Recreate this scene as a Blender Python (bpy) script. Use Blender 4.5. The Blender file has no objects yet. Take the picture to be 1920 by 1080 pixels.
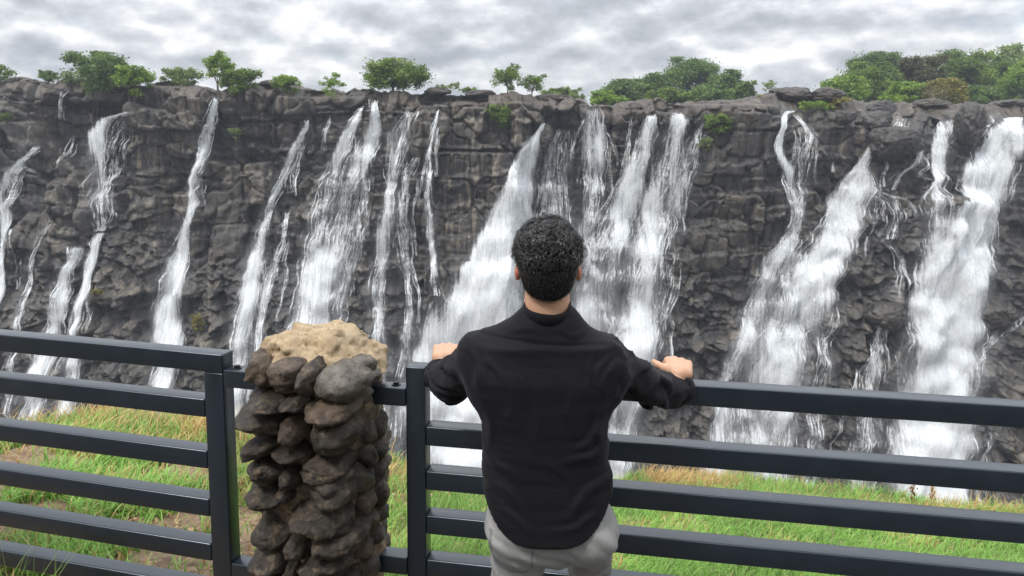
import bpy, bmesh, math, random
import numpy as np
from mathutils import Vector, Matrix
random.seed(7); RNG = np.random.default_rng(11)
S = bpy.context.scene; COL = S.collection
R = math.radians

# ------------------------------------------------------------------ camera
F = 1450.0; CX = 960.0; CY = 440.0; CAMZ = 1.97          # focal length and principal point in photo pixels
PITCH = math.atan(200.0 / F); ROLL = 0.0106
_f = Vector((0, math.cos(PITCH), -math.sin(PITCH))); _r0 = Vector((1, 0, 0)); _u0 = _r0.cross(_f)
_r = _r0 * math.cos(ROLL) + _u0 * math.sin(ROLL); _u = _r.cross(_f)
cam_d = bpy.data.cameras.new('camera'); cam = bpy.data.objects.new('camera', cam_d); COL.objects.link(cam)
cam.matrix_world = Matrix(((_r.x, _u.x, -_f.x, 0), (_r.y, _u.y, -_f.y, 0), (_r.z, _u.z, -_f.z, CAMZ), (0, 0, 0, 1)))
cam_d.sensor_width = 36; cam_d.lens = F / 1920 * 36; cam_d.shift_y = -(540 - CY) / 1920
cam_d.clip_start = 0.05; cam_d.clip_end = 20000
cam_d.dof.use_dof = True; cam_d.dof.focus_distance = 2.3; cam_d.dof.aperture_fstop = 20.0
S.camera = cam

# ------------------------------------------------------------------ sky, sun, exposure
SUN_EL, SUN_AZ = R(54), R(224)      # azimuth clockwise from +Y: the sun is high to the viewer's left, veiled by cloud
w = bpy.data.worlds.new('World'); S.world = w; w.use_nodes = True
nt = w.node_tree; nt.nodes.clear()
def N(nt, t, **k):
    n = nt.nodes.new(t)
    for a, b in k.items():
        if a.startswith('i_'):
            n.inputs[a[2:].replace('_', ' ')].default_value = b
        else: setattr(n, a, b)
    return n
def ramp(nt, stops, src=None, interp='LINEAR'):
    n = nt.nodes.new('ShaderNodeValToRGB'); cr = n.color_ramp; cr.interpolation = interp
    while len(cr.elements) < len(stops): cr.elements.new(0.5)
    for e, (p, c) in zip(cr.elements, stops):
        e.position = p; e.color = (c, c, c, 1) if isinstance(c, (int, float)) else (*c, 1)
    if src is not None: nt.links.new(src, n.inputs[0])
    return n.outputs[0]
def math_n(nt, op, a, b=None, clamp=False):
    n = nt.nodes.new('ShaderNodeMath'); n.operation = op; n.use_clamp = clamp
    for i, v in enumerate((a, b)):
        if v is None: continue
        if isinstance(v, (int, float)): n.inputs[i].default_value = v
        else: nt.links.new(v, n.inputs[i])
    return n.outputs[0]
def mixc(nt, fac, a, b, blend='MIX'):
    n = nt.nodes.new('ShaderNodeMix'); n.data_type = 'RGBA'; n.blend_type = blend
    for s, v in ((n.inputs[0], fac), (n.inputs[6], a), (n.inputs[7], b)):
        if isinstance(v, (int, float)): s.default_value = v
        elif isinstance(v, tuple): s.default_value = (*v, 1)
        else: nt.links.new(v, s)
    return n.outputs[2]
def build_sky():
    L = nt.links.new
    sky = N(nt, 'ShaderNodeTexSky', sky_type='NISHITA', sun_disc=False, sun_elevation=SUN_EL, sun_rotation=SUN_AZ)
    geo = N(nt, 'ShaderNodeTexCoord')
    sep = N(nt, 'ShaderNodeSeparateXYZ'); L(geo.outputs['Generated'], sep.inputs[0])
    z = math_n(nt, 'MAXIMUM', sep.outputs[2], 0.0)
    def noise(scale, det, rough, sc, off):
        m = N(nt, 'ShaderNodeMapping'); L(geo.outputs['Generated'], m.inputs[0]); m.inputs['Location'].default_value = off; m.inputs['Scale'].default_value = sc
        n = N(nt, 'ShaderNodeTexNoise', i_Scale=scale, i_Detail=det, i_Roughness=rough, i_Distortion=0.0); L(m.outputs[0], n.inputs[0])
        return n.outputs['Fac'], m.outputs[0]
    def dens(oz):
        big, _ = noise(5.0, 3, 0.5, (1, 1, 2.4), (3.1, 1.7, 0.3 + oz)); puf, mv = noise(15.0, 8, 0.58, (1, 1, 2.0), (8.2, 5.0, 3 + oz * .85))
        wv = N(nt, 'ShaderNodeTexNoise', i_Scale=9, i_Detail=4); L(mv, wv.inputs[0])
        ad = N(nt, 'ShaderNodeVectorMath', operation='MULTIPLY_ADD'); L(wv.outputs['Color'], ad.inputs[0]); ad.inputs[1].default_value = (.10, .10, .10); L(mv, ad.inputs[2])
        vo = N(nt, 'ShaderNodeTexVoronoi', feature='F1', i_Scale=13); L(ad.outputs[0], vo.inputs[0])
        r = math_n(nt, 'ADD', math_n(nt, 'MULTIPLY', big, 0.62), math_n(nt, 'MULTIPLY', puf, 0.38))
        return math_n(nt, 'ADD', r, math_n(nt, 'MULTIPLY', math_n(nt, 'SUBTRACT', .45, vo.outputs['Distance']), .20))
    d0 = dens(0.0); d1 = dens(0.030)
    huge, _ = noise(2.0, 3, 0.5, (1, 1, 2.5), (1.2, 4.4, 1))
    emb = math_n(nt, 'MULTIPLY', math_n(nt, 'SUBTRACT', d0, d1), 2.3)                 # tops against the bases
    v = math_n(nt, 'ADD', emb, math_n(nt, 'ADD', math_n(nt, 'MULTIPLY', math_n(nt, 'SUBTRACT', 0.56, d0), 1.1), 0.47))
    shade = ramp(nt, [(0.28, (0.31, 0.33, 0.36)), (0.43, (0.39, 0.41, 0.445)), (0.54, (0.485, 0.505, 0.535)), (0.65, (0.60, 0.615, 0.635)), (0.80, (0.80, 0.805, 0.81))], v)
    cover = ramp(nt, [(0.36, 0.35), (0.46, 1.0)], math_n(nt, 'ADD', math_n(nt, 'MULTIPLY', huge, 0.5), math_n(nt, 'MULTIPLY', d0, 0.5)))
    skyc = mixc(nt, 1.0, sky.outputs[0], (0.115, 0.115, 0.115), 'MULTIPLY')
    lift = math_n(nt, 'ADD', 0.95, math_n(nt, 'MULTIPLY', z, 3.1))
    cl = N(nt, 'ShaderNodeVectorMath', operation='SCALE'); L(shade, cl.inputs[0]); L(lift, cl.inputs['Scale'])
    c = mixc(nt, cover, skyc, cl.outputs[0])
    # soft bright band where the overcast thins to the horizon
    hz = ramp(nt, [(0.0, 0.22), (0.07, 0.0)], z)
    c = mixc(nt, hz, c, (0.62, 0.65, 0.69))
    bg = N(nt, 'ShaderNodeBackground', i_Strength=1.0); L(c, bg.inputs[0])
    out = N(nt, 'ShaderNodeOutputWorld'); L(bg.outputs[0], out.inputs[0])
build_sky()
w.cycles.sampling_method = 'MANUAL'; w.cycles.sample_map_resolution = 512
sd = bpy.data.lights.new('sun', 'SUN'); sd.energy = 2.1; sd.angle = R(11); sd.color = (1.0, 0.965, 0.91)
sun = bpy.data.objects.new('sun', sd); COL.objects.link(sun)
_sd = Vector((math.sin(SUN_AZ) * math.cos(SUN_EL), math.cos(SUN_AZ) * math.cos(SUN_EL), math.sin(SUN_EL)))
sun.rotation_euler = _sd.to_track_quat('Z', 'Y').to_euler(); sun.location = _sd * 60
S.view_settings.view_transform = 'Standard'; S.view_settings.look = 'None'; S.view_settings.exposure = 0.22; S.view_settings.gamma = 1
S.render.engine = 'CYCLES'
S.cycles.transparent_max_bounces = 18; S.cycles.max_bounces = 5; S.cycles.diffuse_bounces = 2; S.cycles.volume_bounces = 0
S.cycles.use_denoising = True

# ------------------------------------------------------------------ helpers
def ray(px, py):
    return _f + _r * ((px - CX) / F) + _u * ((CY - py) / F)
def P(px, py, Y):                    # world point on the plane y = Y that a photo pixel looks at
    d = ray(px, py); k = Y / d.y
    return Vector((d.x * k, Y, CAMZ + d.z * k))
def mesh(name, V, Fc, mat=None, parent=None, smooth=False, tris=None, mats=None, midx=None):
    V = np.asarray(V, dtype=np.float32).reshape(-1, 3)
    me = bpy.data.meshes.new(name)
    if isinstance(Fc, np.ndarray):
        k = Fc.shape[1]; nf = len(Fc)
        me.vertices.add(len(V)); me.vertices.foreach_set('co', V.ravel())
        me.loops.add(nf * k); me.loops.foreach_set('vertex_index', Fc.astype(np.int32).ravel())
        me.polygons.add(nf); me.polygons.foreach_set('loop_start', np.arange(0, nf * k, k, dtype=np.int32))
        me.polygons.foreach_set('loop_total', np.full(nf, k, dtype=np.int32))
        me.update(calc_edges=True)
    else:
        me.from_pydata(V.tolist(), [], Fc); me.update()
    if smooth: me.polygons.foreach_set('use_smooth', np.ones(len(me.polygons), dtype=bool))
    if mats:
        for m in mats: me.materials.append(m)
        if midx is not None: me.polygons.foreach_set('material_index', np.asarray(midx, dtype=np.int32))
    elif mat: me.materials.append(mat)
    o = bpy.data.objects.new(name, me); COL.objects.link(o)
    if parent is not None: o.parent = parent
    return o
def attr(o, name, data, dim=1):
    a = o.data.attributes.new(name, 'FLOAT' if dim == 1 else ('FLOAT_VECTOR' if dim == 3 else 'FLOAT_COLOR'), 'POINT')
    a.data.foreach_set('value' if dim == 1 else ('vector' if dim == 3 else 'color'), np.asarray(data, dtype=np.float32).ravel())
def tag(o, label=None, cat=None, group=None, kind=None):
    if label: o['label'] = label
    if cat: o['category'] = cat
    if group: o['group'] = group
    if kind: o['kind'] = kind
    return o
def empty(name, loc=(0, 0, 0), rz=0.0):
    o = bpy.data.objects.new(name, None); o.empty_display_size = 0.2; COL.objects.link(o); o.location = loc; o.rotation_euler = (0, 0, rz)
    return o
def mat(name, rough=0.6, col=(0.5, 0.5, 0.5), spec=0.5):
    m = bpy.data.materials.new(name); m.use_nodes = True; t = m.node_tree
    b = t.nodes['Principled BSDF']; b.inputs['Base Color'].default_value = (*col, 1); b.inputs['Roughness'].default_value = rough
    b.inputs['Specular IOR Level'].default_value = spec
    return m, t, b
# vectorised hash noise
def _h(ix, iy, iz, seed):
    n = (ix.astype(np.int64) * 374761393 + iy.astype(np.int64) * 668265263 + iz.astype(np.int64) * 2147483647 + seed * 1274126177) & 0xffffffff
    n = ((n ^ (n >> 13)) * 1274126177) & 0xffffffff
    n = ((n ^ (n >> 16)) * 2246822519) & 0xffffffff
    return ((n ^ (n >> 15)) & 0xffffff) / float(0xffffff)
def vnoise(x, y, z=None, seed=0):
    x = np.asarray(x, float); y = np.asarray(y, float); z = np.zeros_like(x) if z is None else np.asarray(z, float)
    x, y, z = np.broadcast_arrays(x, y, z)
    ix, iy, iz = np.floor(x), np.floor(y), np.floor(z); fx, fy, fz = x - ix, y - iy, z - iz
    fx = fx * fx * (3 - 2 * fx); fy = fy * fy * (3 - 2 * fy); fz = fz * fz * (3 - 2 * fz)
    r = 0
    for a in (0, 1):
        for b in (0, 1):
            for c in (0, 1):
                r = r + _h(ix + a, iy + b, iz + c, seed) * (fx if a else 1 - fx) * (fy if b else 1 - fy) * (fz if c else 1 - fz)
    return r * 2 - 1
def fbm(x, y, z=None, oct=4, seed=0, gain=0.5):
    r = 0; a = 1.0; x = np.asarray(x, float); y = np.asarray(y, float); z = np.zeros_like(x) if z is None else np.asarray(z, float)
    for k in range(oct):
        r = r + a * vnoise(x, y, z, seed + k * 17); a *= gain; x = x * 2.03 + 5.1; y = y * 2.03 + 1.7; z = z * 2.03
    return r
def sstep(a, b, x):
    t = np.clip((x - a) / (b - a), 0, 1); return t * t * (3 - 2 * t)
# ------------------------------------------------------------------ the far cliff (one terrain surface)
YC = 100.0
_rim_px = [(-300,150),(-60,152),(0,155),(25,148),(60,148),(78,157),(125,152),(170,152),(205,155),(250,163),(285,152),(300,150),(325,157),(380,162),(405,171),(430,163),(480,156),(512,160),(560,164),(610,170),(640,167),(655,162),(690,169),(740,175),(820,175),(870,178),(940,175),(1000,177),(1050,186),(1095,192),(1112,199),(1180,196),(1240,187),(1280,192),(1400,192),(1440,179),(1465,170),(1490,168),(1512,176),(1535,171),(1590,178),(1640,187),(1700,190),(1800,196),(1920,197),(2000,195),(2250,190)]
_rimX = np.array([P(a, b, YC).x for a, b in _rim_px]); _rimZ = np.array([P(a, b, YC).z for a, b in _rim_px])
def pxX(px, py=300.0, Y=YC): return P(px, py, Y).x
def worley(x, z, sx, sz, seed, p=4.0, rowshift=True):
    """block pattern: returns F1, F2, id-hash a, b, c, and offset from the cell's centre"""
    u = x / sx; v = z / sz
    iu, iv = np.floor(u), np.floor(v)
    f1 = np.full(x.shape, 9.0); f2 = np.full(x.shape, 9.0); cu = np.zeros(x.shape); cv = np.zeros(x.shape); du = np.zeros(x.shape); dv = np.zeros(x.shape)
    for a in (-1, 0, 1):
        for b in (-1, 0, 1):
            gu, gv = iu + a, iv + b
            ox = gu + 0.5 + (_h(gu, gv, gu * 0, seed) - 0.5) * 0.85; oz = gv + 0.5 + (_h(gu, gv, gu * 0 + 1, seed) - 0.5) * 0.7
            dx, dz = u - ox, v - oz
            d = (np.abs(dx) ** p + np.abs(dz) ** p) ** (1 / p)
            m = d < f1
            f2 = np.where(m, f1, np.minimum(f2, d))
            f1 = np.where(m, d, f1); cu = np.where(m, gu, cu); cv = np.where(m, gv, cv); du = np.where(m, dx, du); dv = np.where(m, dz, dv)
    z0 = cu * 0
    return f1, f2, _h(cu, cv, z0 + 3, seed), _h(cu, cv, z0 + 4, seed), _h(cu, cv, z0 + 5, seed), du, dv
# soft boxes and domes of relief, in photo pixels: (x0, x1, y0, y1, metres towards the viewer, edge softness px)
_boxes = [(252,402,160,245,2.2,5),(258,395,245,330,1.1,6),(262,340,330,560,1.0,18),(95,246,195,335,-2.0,16),(0,95,180,330,0.6,20),(130,180,300,395,1.4,12),
          (412,575,160,222,1.0,8),(405,520,222,262,0.4,10),(520,700,180,215,0.8,6),
          (812,985,190,283,1.7,7),(806,962,283,560,2.6,9),(700,760,290,420,0.9,8),(985,1040,190,232,0.8,6),(1010,1300,235,420,-1.2,22),
          (1296,1455,196,245,1.4,7),(1310,1450,245,330,0.9,8),(1370,1455,330,410,1.2,9),(1525,1635,235,300,0.8,8),
          (1640,1716,236,292,1.5,8),(1560,1650,205,240,0.9,8),(1700,1748,330,470,1.6,9),(1790,1845,205,262,1.3,8),(1880,1990,240,420,1.2,12),
          (1640,1700,205,232,0.9,6),(1600,1660,185,210,0.6,6)]
_domes = [(1678,262,40,30,1.0),(1660,600,46,34,1.6),(1655,660,38,70,1.2),(1870,600,50,46,2.0),(1850,690,55,60,1.6),(1900,500,50,60,1.5),(1640,430,24,55,1.1),(1590,470,26,60,.9),(1205,480,26,46,1.0),(1130,470,30,50,1.2),(1180,610,34,50,1.2),(1240,650,34,60,1.4),
          (555,415,24,28,1.0),(525,425,18,26,.8),(820,590,34,36,1.2),(740,560,30,50,.9),(720,640,26,60,.8),(1500,300,36,40,1.2),(1488,250,34,20,.9),(1350,470,40,60,1.0),(1420,620,30,60,.8),(1500,640,30,60,.8),(1560,600,26,50,.8),(205,400,26,24,.8),(385,500,24,40,.6),(690,330,24,30,.8),(690,420,30,40,.8),(640,470,26,30,.6)]
def relief(X, z):
    d = 0
    for (x0, x1, y0, y1, h, s) in _boxes:
        a = P(x0, y0, YC); b = P(x1, y1, YC); e = s * 0.069 * 0.5
        wob = 0.5 * fbm(X * 0.35, z * 0.35, seed=91, oct=2)
        d = d + h * sstep(a.x - e, a.x + e, X + wob) * (1 - sstep(b.x - e, b.x + e, X + wob)) * sstep(b.z - e, b.z + e, z + wob * .6) * (1 - sstep(a.z - e * .6, a.z + e * .6, z))
    for (cx, cy, rx, ry, h) in _domes:
        c = P(cx, cy, YC); k = ((X - c.x) / (rx * .069)) ** 2 + ((z - c.z) / (ry * .069)) ** 2
        d = d + h * np.sqrt(np.clip(1 - k, 0, 1))
    return d
def cliff_parts(X, z, rim):
    t = np.maximum(rim - z, 0)
    xr = sstep(pxX(1420), pxX(1500), X)                         # the right part steps back and up
    low = sstep(19, 32, t + 3 * fbm(X * .06, z * .05, seed=5, oct=2) + 6 * xr)   # lower rubble
    tn = t + .9 * fbm(X * .10, z * .05, seed=12, oct=2) + .5 * vnoise(np.floor(X / 5.0 + .3 * vnoise(z * .3, X * 0, seed=3)) * 7.3, X * 0, seed=66)
    q = tn / 3.6; st = np.floor(q) + sstep(.0, .16, q - np.floor(q))           # bedding ledges
    base = 0.55 * st + 0.14 * np.maximum(t - 15, 0) + 0.16 * np.maximum(t - 30, 0)
    base = base - (1.1 + 4.0 * xr) * (1 - sstep(0, 1.6 + 2.4 * xr, t))
    base = base + 2.4 * fbm(X * .07, z * .03, seed=2, oct=2) + relief(X, z)
    wx = X + 0.10 * fbm(X * .5, z * .5, seed=31, oct=1); wz = z + 0.10 * fbm(X * .4, z * .4, seed=32, oct=1) + .05 * X * vnoise(X * .03, X * 0, seed=19)
    # upper wall: big squared basalt blocks parted by joints
    f1, f2, a, b, c, du, dv = worley(wx, wz, 4.4, 5.0, 3, p=8)
    g1, g2, a2, b2, c2, du2, dv2 = worley(wx + 3, wz + 7, 2.3, 2.0, 8, p=5)
    h1, h2, ah, bh, ch, duh, dvh = worley(wx + 9, wz + 2, 1.5, 5.2, 18, p=6)     # upright columns
    e1, e2, a3, b3, c3, du3, dv3 = worley(wx, wz, 1.05, 0.75, 13, p=2.5)
    colm = (a > .38).astype(float); sub = (b > .35).astype(float)
    up = (a - .5) * 2.6 + (b - .5) * du * 1.5 + (c - .25) * dv * 1.3 + sub * ((a2 - .5) * 1.1 + (b2 - .5) * du2 * 1.0 + (c2 - .25) * dv2 * .9) + colm * ((ah - .5) * 1.15 + (bh - .5) * duh * .5) + (1 - .5 * colm) * ((a3 - .5) * .22 + (c3 - .4) * dv3 * .3 + (b3 - .5) * du3 * .25)
    crack = 0.45 * np.exp(-(f2 - f1) / .03) + sub * 0.4 * (b2 > .3) * np.exp(-(g2 - g1) / .04) + colm * .45 * (bh > .25) * np.exp(-(h2 - h1) / .05)
    # lower wall: angular rubble
    wx = X + .10 * fbm(X * .8, z * .8, seed=37, oct=1); wz = z + .08 * fbm(X * .7, z * .7, seed=38, oct=1)
    k1, k2, a4, b4, c4, du4, dv4 = worley(wx + 11 + .25 * z, wz, 3.0, 3.2, 21, p=2.6)
    l1, l2, a5, b5, c5, du5, dv5 = worley(wx - .3 * z, wz + 4, 1.5, 1.5, 27, p=2.2)
    m1, m2, a6, b6, c6, du6, dv6 = worley(wx + 4 + .3 * z, wz + 9, .8, .7, 33, p=2.0)
    dn = (a4 - .5) * 2.0 + (b4 - .5) * du4 * 2.4 - (c4 * 1.2 - .1) * dv4 * 1.5 + (a5 - .5) * 1.0 + (b5 - .5) * du5 * 1.5 - (c5 * 1.3 - .3) * dv5 * 1.0 + (a6 - .5) * .32 - c6 * dv6 * .5 + (b6 - .5) * du6 * .55
    crack_d = 0.22 * np.exp(-(k2 - k1) / .04) + 0.1 * (c5 > .4) * np.exp(-(l2 - l1) / .07)
    mid = sstep(13, 25, t + 7 * fbm(X * .10, z * .10, seed=44, oct=2) + 3 * xr) * (1 - sstep(pxX(800), pxX(815), X) * (1 - sstep(pxX(950), pxX(965), X)) * (1 - sstep(22, 27, t)))
    mixd = mid * .45 + low * .55
    mixd = np.clip((mixd - .5 + (a - .5) * .5) * 2.5 + .5, 0, 1)              # whole blocks survive among the rubble
    d = up * (1 - .85 * mixd) + dn * mixd - crack * (1 - mixd) - crack_d * mixd
    lip = sstep(0, .5, t)
    d = d * (.45 + .55 * lip)
    tone = (a * .4 + a2 * .3 * sub + ah * .25 * colm + a3 * .1 + .1) * (1 - mixd) + (a4 * .35 + a5 * .4 + a6 * .25) * mixd
    fine = 0.03 * fbm(X * 2.2, z * 2.2, seed=71, oct=3)
    return base + d + fine, tone, np.clip(crack * (1 - mixd) + crack_d * mixd, 0, 1), mixd, base
DX = 0.14
Xg = np.arange(-88, 88, DX)
tt = np.concatenate([np.arange(0, 56, DX), 56 + np.cumsum(np.linspace(.3, 2.2, 38))])
rimg = np.interp(Xg, _rimX, _rimZ)
rimg = rimg + 0.22 * fbm(Xg * .9, Xg * 0, seed=51, oct=4) + 0.35 * (_h(np.floor(Xg / 2.3 + .4 * fbm(Xg * .5, Xg * 0, seed=3, oct=2)), Xg * 0, Xg * 0, 4) - .5)
XX, TT = np.meshgrid(Xg, tt, indexing='xy'); RIM = np.broadcast_to(rimg, XX.shape); ZZ = RIM - TT
DD, TONE, CRACK, MIXD, BASE = cliff_parts(XX, ZZ, RIM)
YY = YC - DD
# plateau rows behind the rim, uneven slabs with standing blocks
ss = np.concatenate([np.linspace(.25, 4, 16), np.linspace(5, 40, 30), [60, 90, 140, 220, 400]])
Xp, Sp = np.meshgrid(Xg, ss, indexing='xy')
_w1 = worley(Xp + 3, Sp * 1.0, 2.6, 2.2, 61, p=4)
Zp = np.broadcast_to(rimg, Xp.shape) * np.exp(-Sp / 60) + rimg.mean() * (1 - np.exp(-Sp / 60)) - .02 * np.minimum(Sp, 30) + (_w1[2] - .55) * .6 * sstep(.2, 1.5, Sp) * (1 - sstep(30, 60, Sp)) + .15 * fbm(Xp, Sp, seed=9)
Yp = YY[0][None, :] + Sp
GX = np.concatenate([Xp[::-1], XX]); GY = np.concatenate([Yp[::-1], YY]); GZ = np.concatenate([Zp[::-1], ZZ])
_n0 = len(ss)
def gridfaces(nr, nc):
    i = np.arange(nr * nc).reshape(nr, nc)
    return np.stack([i[:-1, :-1], i[1:, :-1], i[1:, 1:], i[:-1, 1:]], -1).reshape(-1, 4)
# nudge the grid down at overhang noise to avoid a perfect heightfield look
V = np.stack([GX + .03 * fbm(GX * 1.3, GZ * 1.3, seed=81, oct=2), GY, GZ], -1)
CLIFF_V = V
# rock material
m_rock, t, b = mat('wet_basalt', 0.55)
def rock_mat(t, b):
    L = t.links.new
    geo = N(t, 'ShaderNodeNewGeometry'); pos = geo.outputs['Position']
    at = lambda n: N(t, 'ShaderNodeAttribute', attribute_name=n).outputs['Fac']
    tone, dry, brown, crk, wet = at('tone'), at('dry'), at('brown'), at('crack'), at('wet')
    def nz(scale, det, sc=(1, 1, 1), rough=.6):
        m = N(t, 'ShaderNodeMapping'); L(pos, m.inputs[0]); m.inputs['Scale'].default_value = sc
        n = N(t, 'ShaderNodeTexNoise', i_Scale=scale, i_Detail=det, i_Roughness=rough); L(m.outputs[0], n.inputs[0]); return n.outputs['Fac']
    base = ramp(t, [(.12, (.013, .012, .012)), (.42, (.033, .030, .027)), (.66, (.068, .060, .050)), (.92, (.150, .128, .100))], math_n(t, 'ADD', math_n(t, 'MULTIPLY', tone, .9), math_n(t, 'MULTIPLY', math_n(t, 'SUBTRACT', nz(.9, 8), .5), 1.5)))
    streak = ramp(t, [(.50, 0.0), (.68, 1.0)], nz(1.2, 6, (1.6, 1.6, .13)))
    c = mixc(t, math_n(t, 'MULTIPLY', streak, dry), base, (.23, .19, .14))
    dk = ramp(t, [(.48, 0.0), (.62, 1.0)], nz(.8, 7, (1.3, 1.3, .2)))
    c = mixc(t, math_n(t, 'MULTIPLY', dk, .55), c, (.030, .030, .032))
    c = mixc(t, math_n(t, 'MULTIPLY', brown, ramp(t, [(.35, .25), (.6, 1.0)], nz(1.1, 6))), c, (.078, .056, .040))
    moss = math_n(t, 'MULTIPLY', ramp(t, [(.60, 0.0), (.70, 1.0)], nz(.35, 6)), .5)
    c = mixc(t, moss, c, (.070, .070, .036))
    c = mixc(t, math_n(t, 'MULTIPLY', crk, .75), c, (.018, .017, .017))
    def joints(sc, vs, w_, off):
        m = N(t, 'ShaderNodeMapping'); L(pos, m.inputs[0]); m.inputs['Scale'].default_value = vs; m.inputs['Location'].default_value = (off, 0, off)
        vn = N(t, 'ShaderNodeTexNoise', i_Scale=.9, i_Detail=3); L(m.outputs[0], vn.inputs[0]); ad = N(t, 'ShaderNodeVectorMath', operation='MULTIPLY_ADD'); L(vn.outputs['Color'], ad.inputs[0]); ad.inputs[1].default_value = (.35, .35, .35); L(m.outputs[0], ad.inputs[2])
        vo = N(t, 'ShaderNodeTexVoronoi', feature='DISTANCE_TO_EDGE', i_Scale=sc); L(ad.outputs[0], vo.inputs[0]); return ramp(t, [(0, 1.0), (w_, 0.0)], vo.outputs['Distance'])
    c = mixc(t, math_n(t, 'MULTIPLY', joints(.62, (1, .45, .8), .030, 0), .72), c, (.010, .010, .010))
    c = mixc(t, math_n(t, 'MULTIPLY', joints(1.5, (1, .45, .6), .055, 7), .45), c, (.014, .013, .013))
    L(c, b.inputs['Base Color'])
    L(ramp(t, [(0, .70), (1, .30)], wet), b.inputs['Roughness'])
    bp = N(t, 'ShaderNodeBump', i_Strength=.55, i_Distance=.12); L(nz(3.4, 9, (1, 1, .7), .7), bp.inputs['Height']); L(bp.outputs[0], b.inputs['Normal'])
rock_mat(t, b)
cliff = mesh('cliff', V, gridfaces(*GX.shape), m_rock, smooth=False)
tag(cliff, kind='structure')
def full(a, top): return np.concatenate([np.broadcast_to(top, (_n0, a.shape[1])), a])
_pad = lambda A, v: np.concatenate([np.full((_n0, A.shape[1]), v), A])
# dry faces the photo shows: pale stained walls (photo pixel boxes)
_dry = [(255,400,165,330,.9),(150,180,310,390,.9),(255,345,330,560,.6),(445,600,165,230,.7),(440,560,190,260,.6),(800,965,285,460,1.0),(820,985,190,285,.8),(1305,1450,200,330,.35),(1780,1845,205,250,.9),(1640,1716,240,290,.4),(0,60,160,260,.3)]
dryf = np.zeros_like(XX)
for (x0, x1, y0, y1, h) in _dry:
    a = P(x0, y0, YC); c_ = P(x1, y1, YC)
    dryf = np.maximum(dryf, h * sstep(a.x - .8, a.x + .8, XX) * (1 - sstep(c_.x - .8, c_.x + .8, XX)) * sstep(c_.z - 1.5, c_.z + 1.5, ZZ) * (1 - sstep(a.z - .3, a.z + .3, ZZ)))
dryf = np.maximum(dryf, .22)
brownf = (1 - sstep(.5, 2.6, TT + .8 * fbm(XX * .5, ZZ, seed=6, oct=2))) * .9
# ------------------------------------------------------------------ waterfalls: each one mesh of many falling strands over a torn sheet
ND = YY[: int(56 / DX)]
def boxmin(A, r, ax):
    out = A.copy()
    for k in range(-r, r + 1): out = np.minimum(out, np.roll(A, k, ax))
    return out
def boxblur(A, r, ax):
    out = np.zeros_like(A)
    for k in range(-r, r + 1): out += np.roll(A, k, ax)
    return out / (2 * r + 1)
SF = boxblur(boxblur(boxmin(boxmin(ND, 2, 0), 3, 1), 3, 1), 2, 0)
def surf(X, z):
    rim = np.interp(X, Xg, rimg); r = np.clip((rim - z) / DX, 0, SF.shape[0] - 1.01); c = np.clip((X - Xg[0]) / DX, 0, SF.shape[1] - 1.01)
    ir, ic = r.astype(int), c.astype(int); fr, fc = r - ir, c - ic
    return (SF[ir, ic] * (1 - fr) + SF[ir + 1, ic] * fr) * (1 - fc) + (SF[ir, ic + 1] * (1 - fr) + SF[ir + 1, ic + 1] * fr) * fc
def hit(px, py):
    Y = YC
    for _ in range(4):
        p = P(px, py, Y); Y = .5 * Y + .5 * float(surf(np.array([p.x]), np.array([p.z]))[0])
    return P(px, py, Y)
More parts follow.
